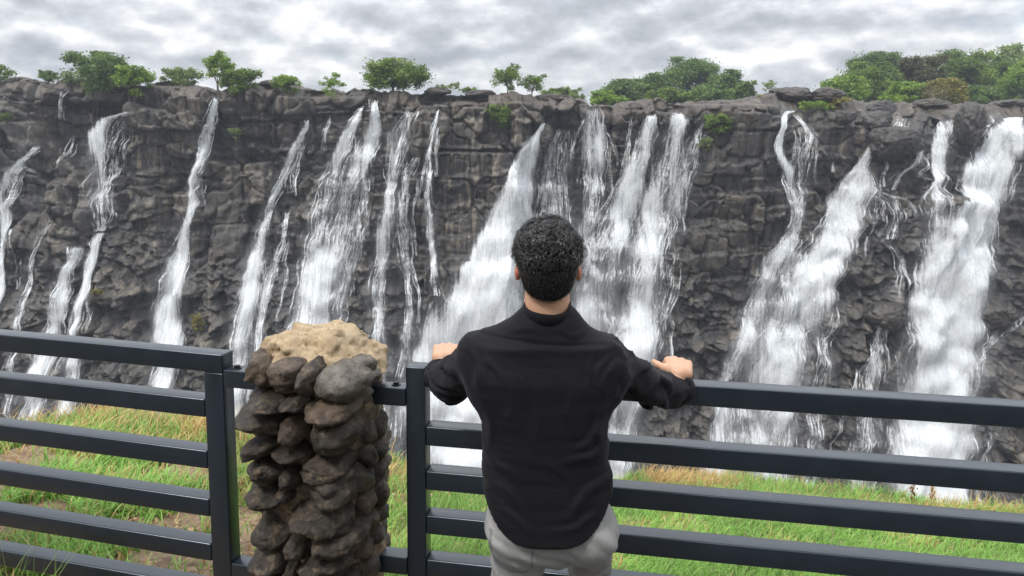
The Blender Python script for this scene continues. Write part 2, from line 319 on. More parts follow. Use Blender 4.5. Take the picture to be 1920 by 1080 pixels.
def water_mat(name, sheet):
    m = bpy.data.materials.new(name); m.use_nodes = True; t = m.node_tree; t.nodes.clear(); L = t.links.new
    uv = N(t, 'ShaderNodeAttribute', attribute_name='flow').outputs['Vector']; den = N(t, 'ShaderNodeAttribute', attribute_name='dens').outputs['Fac']
    def nz(scale, det, sc, rough=.6):
        mp = N(t, 'ShaderNodeMapping'); L(uv, mp.inputs[0]); mp.inputs['Scale'].default_value = sc
        n = N(t, 'ShaderNodeTexNoise', i_Scale=scale, i_Detail=det, i_Roughness=rough); L(mp.outputs[0], n.inputs[0]); return n.outputs['Fac']
    if sheet:
        a = math_n(t, 'ADD', math_n(t, 'MULTIPLY', nz(1.0, 5, (2.9, .11, 1), .7), .48), math_n(t, 'MULTIPLY', nz(1.0, 7, (4.2, 1.3, 1), .8), .27))
        a = math_n(t, 'ADD', a, math_n(t, 'MULTIPLY', nz(1.0, 4, (.9, .22, 1)), .25))
        # density pushes the threshold: dense water nearly closed, thin water torn into streaks
        a = math_n(t, 'ADD', a, math_n(t, 'MULTIPLY', math_n(t, 'SUBTRACT', den, .50), .38))
        alpha = ramp(t, [(.44, 0.0), (.50, .34), (.57, .92), (.66, 1.0)], a)
        alpha = math_n(t, 'MULTIPLY', alpha, math_n(t, 'MINIMUM', math_n(t, 'MULTIPLY', den, 1.5), 1.0))
    else:
        a = nz(1.0, 4, (1.2, 1.3, 1), .7)
        alpha = math_n(t, 'MULTIPLY', ramp(t, [(.36, .12), (.58, 1.0)], a), den)
    dif = N(t, 'ShaderNodeBsdfDiffuse'); dif.inputs[0].default_value = (.93, .95, .96, 1)
    if sheet:
        bp = N(t, 'ShaderNodeBump', i_Strength=.8, i_Distance=.35); L(nz(1.0, 6, (2.2, .7, 1), .65), bp.inputs['Height']); L(bp.outputs[0], dif.inputs['Normal'])
    tr = N(t, 'ShaderNodeBsdfTranslucent'); tr.inputs[0].default_value = (.80, .86, .88, 1)
    mx = N(t, 'ShaderNodeMixShader'); mx.inputs[0].default_value = .22; L(dif.outputs[0], mx.inputs[1]); L(tr.outputs[0], mx.inputs[2])
    tp = N(t, 'ShaderNodeBsdfTransparent'); m2 = N(t, 'ShaderNodeMixShader'); L(alpha, m2.inputs[0]); L(tp.outputs[0], m2.inputs[1]); L(mx.outputs[0], m2.inputs[2])
    o = N(t, 'ShaderNodeOutputMaterial'); L(m2.outputs[0], o.inputs[0])
    return m
def mist_mat():
    m = bpy.data.materials.new('spray_veil'); m.use_nodes = True; t = m.node_tree; t.nodes.clear(); L = t.links.new
    uv = N(t, 'ShaderNodeAttribute', attribute_name='flow').outputs['Vector']; den = N(t, 'ShaderNodeAttribute', attribute_name='dens').outputs['Fac']
    def nz(sc, det):
        mp = N(t, 'ShaderNodeMapping'); L(uv, mp.inputs[0]); mp.inputs['Scale'].default_value = sc
        n = N(t, 'ShaderNodeTexNoise', i_Scale=1.0, i_Detail=det, i_Roughness=.55); L(mp.outputs[0], n.inputs[0]); return n.outputs['Fac']
    a = math_n(t, 'ADD', math_n(t, 'MULTIPLY', nz((.55, .16, 1), 5), .6), math_n(t, 'MULTIPLY', nz((1.7, .5, 1), 5), .4))
    alpha = math_n(t, 'MULTIPLY', ramp(t, [(.34, 0.0), (.66, 1.0)], a), den)
    dif = N(t, 'ShaderNodeBsdfDiffuse'); dif.inputs[0].default_value = (.93, .95, .97, 1); tr = N(t, 'ShaderNodeBsdfTranslucent'); tr.inputs[0].default_value = (.9, .93, .96, 1)
    mx = N(t, 'ShaderNodeMixShader'); mx.inputs[0].default_value = .4; L(dif.outputs[0], mx.inputs[1]); L(tr.outputs[0], mx.inputs[2])
    tp = N(t, 'ShaderNodeBsdfTransparent'); m2 = N(t, 'ShaderNodeMixShader'); L(alpha, m2.inputs[0]); L(tp.outputs[0], m2.inputs[1]); L(mx.outputs[0], m2.inputs[2])
    L(m2.outputs[0], N(t, 'ShaderNodeOutputMaterial').inputs[0]); return m
m_mist = mist_mat()
m_sheet = water_mat('falling_water_sheet', True); m_strand = water_mat('falling_water_strands', False)
wetmap = np.zeros_like(XX)
def one_path(pts, dens, rng, lean=0.0, nstr=1.0, sheet=1.0):
    """pts: (px, py, halfwidth px[, density]) -> arrays of verts, faces, flow, dens, midx"""
    C = []; W = []; D = []
    if len(pts[-1]) < 4 and pts[-1][1] > 560:
        q, r0_ = pts[-1], pts[-2]; pts = list(pts) + [(q[0] + (q[0] - r0_[0]) * .5, q[1] + 110, q[2] * 1.15), (q[0] + (q[0] - r0_[0]) * .8, q[1] + 210, q[2] * 1.3)]
    for q in pts:
        h = hit(q[0], q[1]); C.append((h.x, h.z)); W.append(q[2] * .075 * (h.y / 100)); D.append(q[3] if len(q) > 3 else 1.0)
    C = np.array(C); W = np.array(W); D = np.array(D)
    seg = np.hypot(*(C[1:] - C[:-1]).T); sc = np.concatenate([[0], np.cumsum(seg)]); Lt = sc[-1]
    fx = lambda s: np.interp(s, sc, C[:, 0]); fz = lambda s: np.interp(s, sc, C[:, 1]); fw = lambda s: np.interp(s, sc, W); fd = lambda s: np.interp(s, sc, D)
    def sm(f, s): return (f(np.clip(s - .7, 0, Lt)) + f(s) * 2 + f(np.clip(s + .7, 0, Lt))) / 4
    off = rng.uniform(0, 100)
    VV, FF, UU, AA, MI = [], [], [], [], []; base = 0
    def place(s, l):
        wd = sm(fw, s); x = sm(fx, s) + l * wd; z = sm(fz, s)
        x = x + (.16 + .22 * wd * .35) * fbm(x * .45 + off, z * .28, seed=101, oct=2) * sstep(0, 3, s) + .10 * fbm(x * 1.8, z * .8, seed=104, oct=2) * sstep(0, 2, s)
        return x, z
    # torn sheet(s)
    for k in range(3 if sheet > .9 and W.max() > .9 else 1):
        if sheet <= 0: break
        nc = max(5, int(W.max() * 2 / .22) | 1); ns = int(Lt / .22) + 2
        l = np.linspace(-1.3, 1.3, nc); s = np.linspace(0, Lt, ns); Sg, Lg = np.meshgrid(s, l, indexing='ij')
        x, z = place(Sg, Lg); y = surf(x, z) - (.10 + .22 * k)
        for i in range(1, ns): y[i] = np.minimum(y[i], y[i - 1] + .12 * (s[1] - s[0]))
        y = boxblur(np.pad(y, 3, 'edge'), 3, 0)[3:-3, 3:-3]
        y = y - .16 * fbm(x * 1.6, z * .35 + k * 9, seed=120, oct=3)
        a = (1 - np.abs(Lg / 1.3) ** 2) * dens * sheet * fd(Sg) * (.95, .75, .6)[k]
        rel = boxblur(np.pad(y, 6, 'edge'), 6, 0)[6:-6, 6:-6] - y
        a = a * np.clip(.80 + rel * .30 + .40 * fbm(x * .35, z * .12, seed=131, oct=3), .25, 1.15)
        a = a * sstep(0, .5, Sg) * (1 - sstep(Lt - 4, Lt, Sg) * .9)
        VV.append(np.stack([x, y, z], -1).reshape(-1, 3)); FF.append(gridfaces(ns, nc) + base); base += ns * nc
        UU.append(np.stack([x + off + 31 * k, Sg + off, Sg * 0], -1).reshape(-1, 3)); AA.append(np.clip(a, 0, 1.5).ravel()); MI.append(np.zeros((ns - 1) * (nc - 1)))
    # soft spray drifting before the fall
    if sheet > 0 and W.max() > .35:
        nc = 15; ns = int(Lt / .6) + 3; s = np.linspace(0, Lt, ns); l = np.linspace(-1.9, 1.9, nc); Sg, Lg = np.meshgrid(s, l, indexing='ij')
        x = sm(fx, Sg) + Lg * (sm(fw, Sg) + .25) + .3 * fbm(Sg * .3, Lg * .7, seed=141); z = sm(fz, Sg); y = surf(x, z) - .75
        for i in range(1, ns): y[i] = np.minimum(y[i], y[i - 1] + .05)
        a = np.exp(-(Lg / .95) ** 2) * (1 - (Lg / 1.9) ** 2) * min(dens, 1.1) * fd(Sg) * (.16 + .42 * sstep(6, 34, Sg)) * sstep(.5, 5, Sg) * (1 - .95 * sstep(Lt - 5, Lt, Sg))
        VV.append(np.stack([x, y, z], -1).reshape(-1, 3)); FF.append(gridfaces(ns, nc) + base); base += ns * nc
        UU.append(np.stack([x + off + 77, Sg + off, Sg * 0], -1).reshape(-1, 3)); AA.append(np.clip(a, 0, 1).ravel()); MI.append(np.full((ns - 1) * (nc - 1), 2))
    # strands
    area = np.trapezoid(W, sc) * 2 if hasattr(np, 'trapezoid') else np.trapz(W, sc) * 2
    n = int((area * 3.2 + Lt * 2.0) * nstr * (.35 + .65 * min(dens, 1))); n = min(max(n, 12), 1500)
    ln = rng.uniform(.8, 4.5, n) * (1 + (rng.random(n) < .2) * 1.5); s0 = rng.uniform(-1.0, Lt, n); s0 = np.maximum(s0, 0)
    l0 = rng.normal(0, .45, n); l0 = np.where(np.abs(l0) > 1.1, l0 * .4, l0); pull = rng.normal(0, .12, n)
    K = 22; u = np.linspace(0, 1, K)
    s = np.minimum(s0[:, None] + u[None, :] * ln[:, None], Lt)
    l = l0[:, None] + pull[:, None] * u[None, :]
    x, z = place(s, l); x = x + .22 * vnoise(s * .7, l0[:, None] * 57 + s0[:, None] * 3, seed=9); y = surf(x, z) - rng.uniform(.12, .45, n)[:, None]
    for i in range(1, K): y[:, i] = np.minimum(y[:, i], y[:, i - 1] + .06)
    hw = rng.uniform(.028, .085, n)[:, None] * (.35 + .65 * np.sin(np.pi * np.clip(u * .96 + .03, 0, 1)))[None, :]
    hw = hw * (1 + .5 * vnoise(s * 2.1, l0[:, None] * 40, seed=7)); ang = rng.uniform(-.35, .35, n)[:, None]
    al = rng.uniform(.20, .95, n)[:, None] * fd(s) * (.3 + .7 * sstep(0, .15, u) * (1 - sstep(.7, 1.0, u)))[None, :] * (.6 + .4 * min(dens, 1))
    a1 = np.stack([x - hw * np.cos(ang), y - hw * np.sin(ang), z], -1); a2 = np.stack([x + hw * np.cos(ang), y + hw * np.sin(ang), z], -1)
    vv = np.stack([a1, a2], 2).reshape(-1, 3); idx = np.arange(n * K * 2).reshape(n, K, 2)
    ff = np.stack([idx[:, :-1, 0], idx[:, 1:, 0], idx[:, 1:, 1], idx[:, :-1, 1]], -1).reshape(-1, 4)
    VV.append(vv); FF.append(ff + base); MI.append(np.ones(len(ff)))
    UU.append(np.repeat(np.stack([x + off, s + off, s * 0], -1).reshape(-1, 3), 2, 0)); AA.append(np.repeat(np.clip(al, 0, 1).ravel(), 2))
    # wet rock beside the water
    cc = ((x.ravel()[::5] - Xg[0]) / DX).astype(int); rr = ((np.interp(x.ravel()[::5], Xg, rimg) - z.ravel()[::5]) / DX).astype(int)
    ok = (cc > 0) & (cc < wetmap.shape[1]) & (rr >= 0) & (rr < wetmap.shape[0]); wetmap[rr[ok], cc[ok]] = 1
    return VV, FF, UU, AA, MI, base + len(vv)
def waterfall(label, paths, group=None):
    rng = np.random.default_rng(abs(hash(label[:3])) % 1 + len(label) * 7 + int(paths[0][0][0][0]))
    VV, FF, UU, AA, MI = [], [], [], [], []; b0 = 0
    extra = []
    for p in list(paths):
        pp = [q for q in p[0] if len(q) == 3]
        if len(pp) < 5 or p[1] < .5 or p[1] > 1.15: continue
        for k in range(2):                                             # stray runnels beside each fall
            i0 = rng.integers(1, max(2, len(pp) - 3)); sgn_ = rng.choice([-1, 1]); tr_ = []; g = rng.uniform(1.0, 1.5)
            for j, q in enumerate(pp[i0:i0 + rng.integers(3, 5)]): tr_.append((q[0] + sgn_ * (q[2] * (1 if j == 0 else g) + j * rng.uniform(2, 6)), q[1] + 3, rng.uniform(1.5, 4.5)))
            if len(tr_) >= 3: tr_[-1] = tr_[-1] + (.3,); extra.append((tr_, rng.uniform(.3, .5)))
    for p in list(paths) + extra:
        v, f, u, a, mi, nb = one_path(p[0], p[1], rng, nstr=p[2] if len(p) > 2 else 1.0, sheet=p[3] if len(p) > 3 else 1.0)
        VV += v; FF += [q + b0 for q in f]; UU += u; AA += a; MI += mi; b0 += nb
    o = mesh('waterfall', np.concatenate(VV), np.concatenate(FF), mats=[m_sheet, m_strand, m_mist], midx=np.concatenate(MI), smooth=True)
    attr(o, 'flow', np.concatenate(UU), 3); attr(o, 'dens', np.concatenate(AA))
    tag(o, label, 'waterfall', 'waterfalls pouring down the cliff'); return o
WF = [
 ('narrow white fall at the far left edge, curving down from a dark notch', [([(76,270,2),(68,285,4),(48,315,8),(30,360,11),(20,420,14),(12,480,17),(2,540,18),(-8,610,20),(-14,700,22)], .9)]),
 ('faint thin trickles sliding down dark rock between the two leftmost falls', [([(130,168,2),(128,200,3),(128,228,3)], .6), ([(143,252,8),(125,290,9),(112,312,9,.3)], .3), ([(102,395,3),(95,430,5),(72,480,8),(55,540,10),(42,600,10)], .42)]),
 ('fan shaped fall spilling from the hollow beneath the round dark tree', [([(246,210,4),(236,222,12),(225,245,17),(212,280,18),(205,320,20),(198,360,22),(195,400,20,.8),(188,435,10)], .75), ([(192,430,9),(178,470,8),(172,510,7),(158,560,7),(150,620,8),(138,690,14),(125,770,18)], .8)]),
 ('low fall starting halfway down the wall left of the fan shaped fall', [([(146,457,8),(140,480,10),(125,525,11),(112,570,14),(102,620,17),(90,670,20),(78,720,22),(58,790,26)], .9)]),
 ('single tall thread of water left of the bright airy tree, widening low down', [([(408,180,2),(405,205,4),(398,235,6),(391,265,9),(382,300,8),(374,340,7),(366,385,9),(358,430,11),(345,480,17),(334,530,21),(325,590,25),(318,650,28),(310,710,22),(308,760,16)], .85)]),
 ('branching fall tumbling in steps left of the broad twin fall', [([(577,222,2),(573,245,6),(560,275,9),(542,310,8),(525,345,5),(508,390,6),(496,430,10),(485,475,14),(470,530,15),(460,590,16),(450,650,18),(445,720,20)], .85), ([(572,262,8),(560,300,10),(548,335,12),(556,368,10,.4)], .45), ([(543,395,3),(536,440,5),(520,485,9),(505,540,11),(492,600,11),(482,665,12)], .65), ([(617,213,5),(615,240,5),(612,285,7,.4)], .5)]),
 ('broad twin headed cascade that joins above the stone pillar', [([(683,197,3),(672,215,7),(655,245,12),(638,290,17),(622,340,22),(606,400,27),(596,460,30),(588,520,30),(582,580,34),(578,650,38)], .72), ([(702,185,7),(703,210,8),(705,235,12),(690,275,20),(668,325,24),(650,380,26),(638,440,24),(625,500,24),(612,560,22),(600,640,24)], .68), ([(690,330,14),(682,400,20),(665,470,22),(650,540,18),(640,620,14)], .42)]),
 ('wide curtain of fine strands between the twin cascade and the pale smooth wall', [([(775,205,18),(762,222,24),(752,255,26),(742,300,18),(736,350,13),(730,400,14),(722,450,18),(714,520,13),(710,590,13),(714,650,15),(720,740,16)], .62), ([(785,290,6),(770,330,16),(750,400,16),(758,480,10),(768,550,9),(765,620,12),(756,700,13)], .5)]),
 ('single thin silver trickle down the pale smooth wall', [([(823,203,2),(816,230,4),(806,280,5),(803,330,5),(808,390,8),(812,440,8),(816,500,7),(822,555,12)], .72), ([(810,560,4),(800,600,3),(796,650,4)], .6), ([(830,560,6),(842,590,6),(838,640,8,.4)], .5)]),
 ('thick white torrent bursting from a notch left of the man', [([(1021,228,2),(1010,250,8),(1000,275,16),(985,315,25),(972,360,30),(960,410,38),(945,460,46),(930,510,58),(912,560,74),(895,610,90),(885,670,100),(880,740,104),(872,820,92),(866,900,86)], 1.45, 1.3), ([(995,300,12),(970,380,24),(940,470,36),(900,560,50),(870,640,56),(860,740,60),(860,860,60)], 1.3)]),
 ('thin grey veil of water right of the thick torrent, above the mans head', [([(1055,238,30),(1048,270,34),(1040,320,36),(1034,380,38),(1040,450,42),(1050,520,40)], .42), ([(1040,250,12),(1022,320,12),(1015,400,18)], .6)]),
 ('stepped double fall over a square ledge right of the mans head', [([(1110,198,6),(1108,218,10),(1104,235,14),(1106,262,18),(1104,300,20),(1102,350,22)], .55), ([(1131,227,6),(1127,243,8),(1124,262,15),(1120,310,18),(1115,370,22),(1108,440,26),(1105,510,28),(1100,580,30)], .68)]),
 ('slanting white fall left of the widest central fall', [([(1183,214,8),(1178,250,6),(1172,300,7),(1168,340,8,.4)], .4), ([(1222,212,9),(1214,240,14),(1205,280,18),(1192,320,22),(1175,370,26),(1158,420,30),(1140,470,36),(1122,530,44),(1112,600,46),(1105,680,44),(1100,760,40)], .92), ([(1130,460,40),(1120,540,54),(1125,620,54),(1130,700,50)], .45)]),
 ('tall widest central fall plunging behind the mans right shoulder', [([(1270,208,13),(1262,245,20),(1254,290,24),(1245,340,28),(1234,390,30),(1222,440,34),(1210,500,38),(1200,560,42),(1190,620,44),(1178,690,42),(1166,760,36),(1158,830,26),(1152,900,20)], 1.0), ([(1314,228,4),(1302,262,10),(1290,305,15),(1272,350,17),(1255,395,18),(1240,450,22)], .7), ([(1262,470,14),(1248,540,22),(1235,600,18),(1225,660,14,.4)], .35)]),
 ('looping cascade that drops over a rounded rock and spreads at the bottom', [([(1484,206,14),(1466,218,7),(1462,250,6),(1456,285,9),(1470,320,11),(1484,360,12),(1495,400,14),(1482,440,18),(1455,480,20),(1430,530,20),(1410,590,22),(1392,650,24),(1368,690,22),(1352,760,24),(1342,840,28)], .82), ([(1488,210,8),(1505,232,8),(1518,250,8),(1510,290,11),(1498,340,9),(1494,400,10)], .6), ([(1490,240,8),(1489,290,10),(1486,350,10,.5)], .45), ([(1492,440,10),(1474,500,12),(1455,560,16),(1440,630,18),(1420,700,22)], .6)]),
 ('bulging cascade over dark boulders right of the looping cascade', [([(1632,272,3),(1622,295,7),(1610,318,10),(1602,335,26),(1600,355,36),(1582,385,40),(1560,430,44),(1540,480,46),(1516,530,48),(1496,590,52),(1476,640,56),(1456,700,60),(1440,760,60),(1425,850,56)], .82, 1.2), ([(1624,345,10),(1650,362,18),(1676,372,20),(1680,410,18),(1670,450,12)], .5), ([(1660,455,8),(1682,485,9),(1690,520,14),(1688,560,14,.3)], .45)]),
 ('lacy lower runnels spreading across rubble left of the foaming big fall', [([(1668,566,16),(1646,590,10),(1640,640,10),(1630,690,16),(1620,760,24),(1610,840,30)], .55), ([(1560,600,14),(1545,660,16),(1535,720,20),(1520,840,22)], .45), ([(1700,580,6),(1708,640,9),(1690,720,14),(1665,840,18)], .4), ([(1395,700,24),(1385,770,26),(1378,840,24)], .6)]),
 ('short stubby spout above the largest dark boulder', [([(1692,217,9),(1684,228,13),(1676,240,16)], .85)]),
 ('crooked trickle curling past the right side of the largest dark boulder', [([(1718,256,3),(1719,285,5),(1722,305,8),(1700,318,8),(1680,335,5),(1668,358,4)], .65), ([(1662,298,4),(1656,330,4),(1654,352,4)], .5), ([(1565,300,4),(1560,325,5)], .25)]),
 ('straight slim fall close beside the foaming big fall', [([(1776,221,8),(1768,245,16),(1760,280,16),(1756,320,14),(1756,370,17),(1752,420,18),(1746,480,22),(1742,540,26)], .78), ([(1855,212,3),(1850,240,3)], .5)]),
 ('biggest foaming white fall near the right edge, spreading to the bottom', [([(1902,218,16),(1884,238,26),(1866,270,36),(1850,310,44),(1836,360,50),(1820,410,56),(1804,460,62),(1792,520,66),(1780,580,74),(1764,650,72),(1752,720,72),(1744,790,72),(1734,870,70)], 1.35, 1.3), ([(1850,320,20),(1820,420,34),(1792,520,42),(1775,600,54),(1760,700,56),(1745,840,56)], 1.2)]),
 ('thin diagonal trickle high on dark rock at the right edge of the photo', [([(1915,300,5),(1896,345,5),(1880,385,5,.4)], .4)]),
 ('short white runnel slanting down left between wet boulders at the right edge', [([(1915,590,5),(1890,612,8),(1868,630,6),(1848,652,6),(1830,678,4)], .6)]),
 ('small trickle seen under the top rail right of the biggest fall', [([(1860,800,5),(1850,830,6),(1840,860,6)], .5)]),
]
for lab, paths in WF: waterfall(lab, paths)
wetmap = boxblur(boxblur(wetmap, 7, 0), 7, 1); wetmap = np.clip(wetmap * 6, 0, 1)
attr(cliff, 'tone', _pad(TONE, .55)); attr(cliff, 'crack', _pad(CRACK, 0)); attr(cliff, 'wet', _pad(np.maximum(wetmap, .25), .2))
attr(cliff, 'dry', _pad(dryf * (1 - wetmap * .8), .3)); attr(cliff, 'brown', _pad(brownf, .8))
# ------------------------------------------------------------------ implicit shapes and their surface
def surface_net(fn, lo, hi, h):
    """polygonise fn(x,y,z) < 0 on a grid: one vertex per sign-changing cell, one quad per crossing edge"""
    ax = [np.arange(lo[i], hi[i] + h, h) for i in range(3)]
    X, Y, Z = np.meshgrid(*ax, indexing='ij'); D = fn(X, Y, Z); n = D.shape; sg = D < 0
    acc = np.zeros((n[0] - 1, n[1] - 1, n[2] - 1, 3)); cnt = np.zeros(acc.shape[:3])
    sl = lambda o, k: slice(o, n[k] - 1 + o)
    for a in range(3):
        b, c = [k for k in range(3) if k != a]
        for ob in (0, 1):
            for oc in (0, 1):
                o0 = [0, 0, 0]; o0[b] = ob; o0[c] = oc; o1 = list(o0); o1[a] = 1
                A = D[sl(o0[0], 0), sl(o0[1], 1), sl(o0[2], 2)]; B = D[sl(o1[0], 0), sl(o1[1], 1), sl(o1[2], 2)]
                m = (A < 0) != (B < 0); t = np.where(m, A / np.where(m, A - B, 1), 0)
                for k in range(3): acc[..., k] += np.where(m, t if k == a else o0[k], 0)
                cnt += m
    on = cnt > 0; idx = -np.ones(on.shape, dtype=np.int64); idx[on] = np.arange(on.sum())
    g = np.argwhere(on); V = (g + acc[on] / cnt[on][:, None]) * h + np.array([a[0] for a in ax])
    Q = []
    for a in range(3):
        b, c = (a + 1) % 3, (a + 2) % 3
        s0 = [slice(1, n[k] - 1) for k in range(3)]; s0[a] = slice(0, n[a] - 1); s1 = list(s0); s1[a] = slice(1, n[a])
        A = sg[tuple(s0)]; B = sg[tuple(s1)]
        for flip in (False, True):
            e = np.argwhere(A & ~B if not flip else ~A & B)
            off = np.ones(3, int); off[a] = 0; e = e + off
            def cell(db, dc):
                q = e.copy(); q[:, b] -= db; q[:, c] -= dc; return idx[q[:, 0], q[:, 1], q[:, 2]]
            q = [cell(1, 1), cell(0, 1), cell(0, 0), cell(1, 0)]
            if flip: q = q[::-1]
            Q.append(np.stack(q, 1))
    return V, np.concatenate(Q)
def smin(a, b, k):
    h = np.clip(.5 + .5 * (b - a) / k, 0, 1); return b * (1 - h) + a * h - k * h * (1 - h)
def cone(X, Y, Z, a, b, ra, rb):
    ax, ay, az = a; d = np.array(b, float) - np.array(a, float); L2 = max(float(d @ d), 1e-9)
    t = np.clip(((X - ax) * d[0] + (Y - ay) * d[1] + (Z - az) * d[2]) / L2, 0, 1)
    return np.sqrt((X - ax - t * d[0]) ** 2 + (Y - ay - t * d[1]) ** 2 + (Z - az - t * d[2]) ** 2) - (ra + (rb - ra) * t)
def ell(X, Y, Z, c, r):
    k = np.sqrt(((X - c[0]) / r[0]) ** 2 + ((Y - c[1]) / r[1]) ** 2 + ((Z - c[2]) / r[2]) ** 2)
    return (k - 1) * min(r)
def rbox(lo, hi, bev=.005):
    """rounded box as verts and faces in local space"""
    bm = bmesh.new(); bmesh.ops.create_cube(bm, size=1)
    for v in bm.verts: v.co = Vector([lo[i] + (v.co[i] + .5) * (hi[i] - lo[i]) for i in range(3)])
    if bev: bmesh.ops.bevel(bm, geom=bm.edges[:], offset=bev, segments=3, profile=.5, affect='EDGES')
    return bm
def bm_obj(name, bm, m, parent=None, smooth=True):
    me = bpy.data.meshes.new(name); bm.to_mesh(me); bm.free()
    if smooth: me.polygons.foreach_set('use_smooth', np.ones(len(me.polygons), dtype=bool))
    me.materials.append(m); o = bpy.data.objects.new(name, me); COL.objects.link(o)
    if parent is not None: o.parent = parent
    return o
# ------------------------------------------------------------------ steel fence panels
m_steel, t, b = mat('charcoal_powder_coat', .38, (.028, .033, .040), .5)
def steel(t, b):
    L = t.links.new; tc = N(t, 'ShaderNodeTexCoord')
    n = N(t, 'ShaderNodeTexNoise', i_Scale=9, i_Detail=8, i_Roughness=.65); L(tc.outputs['Object'], n.inputs[0])
    f = N(t, 'ShaderNodeTexNoise', i_Scale=420, i_Detail=2); L(tc.outputs['Object'], f.inputs[0])
    L(mixc(t, ramp(t, [(.45, 0), (.75, .6)], n.outputs[0]), (.0045, .009, .015), (.012, .018, .026)), b.inputs['Base Color'])
    L(ramp(t, [(.3, .26), (.7, .42)], n.outputs[0]), b.inputs['Roughness'])
    bp = N(t, 'ShaderNodeBump', i_Strength=.10, i_Distance=.0006); L(f.outputs[0], bp.inputs['Height']); L(bp.outputs[0], b.inputs['Normal'])
steel(t, b); b.inputs['IOR'].default_value = 1.5; b.inputs['Coat Weight'].default_value = .55; b.inputs['Specular Tint'].default_value = (.72, .86, 1, 1); b.inputs['Coat Roughness'].default_value = .24; b.inputs['Coat IOR'].default_value = 1.55
m_bolt, t, b = mat('black_bolt', .4, (.02, .02, .022)); b.inputs['Metallic'].default_value = .6
W7 = .07
def bolt_bm(x, y, z):
    bm = bmesh.new()
    bmesh.ops.create_cone(bm, cap_ends=True, segments=24, radius1=.017, radius2=.016, depth=.003, matrix=Matrix.Translation((x, y, z + .0015)))
    bmesh.ops.create_cone(bm, cap_ends=True, segments=6, radius1=.0105, radius2=.0095, depth=.008, matrix=Matrix.Translation((x, y, z + .007)))
    return bm
def fence_panel(label, origin, ang, x0, x1, post, rails, over, brk, boltx, group):
    """front plane is local y = 0, tubes go back to y = .07; brk: (x0, x1, z) connector rails to the pillar"""
    o = empty('metal_fence', origin, ang); tag(o, label, 'fence', group)
    lo, hi = post
    bm_obj('post', rbox((lo, .0015, 0), (hi, W7 - .0015, rails[0] - (W7 + .001 if over else 0)), .005), m_steel, o)
    for i, z in enumerate(rails):
        a, c = x0, x1
        if i > 0 or not over:
            if lo < (x0 + x1) / 2: a = hi + .0005
            else: c = lo - .0005
        bm_obj('rail', rbox((a, 0 if not (over and i == 0) else -.0005, z - W7), (c, W7, z), .006), m_steel, o)
    for (a, c, z) in brk:
        bm_obj('connector_rail', rbox((a, .002, z - W7 + .005), (c, W7 - .002, z), .004), m_steel, o)
    bx, bz = boltx
    bm_obj('bolt', bolt_bm(bx, W7 * .5, bz), m_bolt, o, smooth=False)
    # a far post beyond the frame closes the panel
    e = x1 if lo < (x0 + x1) / 2 else x0
    s = 1 if e == x1 else -1
    bm_obj('post', rbox((min(e, e + s * W7) + .001 * s, .002, 0), (max(e, e + s * W7) + .001 * s, W7 - .002, rails[0]), .005), m_steel, o)
    return o
AR = math.atan2(2.254 - 2.579, 1.558 + .363)
fence_panel('black steel fence panel the man leans on, right of the stone pillar', (-.363, 2.579, 0), AR, 0, 3.2, (0, .07), [1.15, .94, .777, .612, .445, .278], False, [(-.26, -.001, 1.071), (-.26, -.001, .441)], (-.045, 1.071), 'black steel fence panels')
AL = math.atan2(2.699 - 2.938, -1.052 + 1.997)
fence_panel('black steel fence panel left of the stone pillar', (-1.052, 2.699, 0), AL, -3.0, 0.012, (-.068, .012), [1.15, .976, .777, .588, .410, .233], True, [(.013, .27, 1.094), (.013, .27, .344)], (.05, 1.094), 'black steel fence panels')

# ------------------------------------------------------------------ stone pillar
PC = Vector((-.662, 2.660, 0)); PA = -.2
def stone_mat(name, c0, c1, dust, rough=.5, lo=.5, hi=.7):
    m, t, b = mat(name, rough); L = t.links.new
    tc = N(t, 'ShaderNodeTexCoord'); geo = N(t, 'ShaderNodeNewGeometry'); oi = N(t, 'ShaderNodeObjectInfo')
    av = N(t, 'ShaderNodeVectorMath', operation='ADD'); L(tc.outputs['Object'], av.inputs[0]); L(oi.outputs['Random'], av.inputs[1])
    def nz(s, d, r=.6, dist=0):
        n = N(t, 'ShaderNodeTexNoise', i_Scale=s, i_Detail=d, i_Roughness=r, i_Distortion=dist); L(av.outputs[0], n.inputs[0]); return n.outputs[0]
    c = mixc(t, ramp(t, [(.35, 0), (.65, 1)], nz(14, 10, .65)), c0, c1)
    c = mixc(t, ramp(t, [(lo, 0), (hi, .75)], nz(24, 10, .75, .4)), c, dust)
    c = mixc(t, ramp(t, [(.60, 0), (.66, .7)], nz(60, 5, .6)), c, tuple(.35 * q for q in c0))
    L(c, b.inputs['Base Color']); L(ramp(t, [(.3, rough - .12), (.7, rough + .2)], nz(30, 4)), b.inputs['Roughness'])
    bp = N(t, 'ShaderNodeBump', i_Strength=1.0, i_Distance=.012); L(nz(45, 12, .72), bp.inputs['Height']); L(bp.outputs[0], b.inputs['Normal'])
    return m
m_sdark = stone_mat('dark_wet_stone', (.012, .009, .007), (.055, .040, .028), (.26, .19, .115), .42)
m_sgrey = stone_mat('grey_brown_stone', (.045, .038, .031), (.17, .15, .125), (.26, .21, .15), .55)
m_srust = stone_mat('rust_brown_stone', (.030, .020, .014), (.12, .082, .056), (.27, .20, .12), .45)
m_mort = stone_mat('dirty_mortar', (.05, .036, .024), (.17, .12, .075), (.34, .25, .155), .8, .44, .62)
m_cap = stone_mat('sandy_mortar', (.29, .205, .12), (.47, .355, .22), (.55, .45, .31), .85, .45, .75)
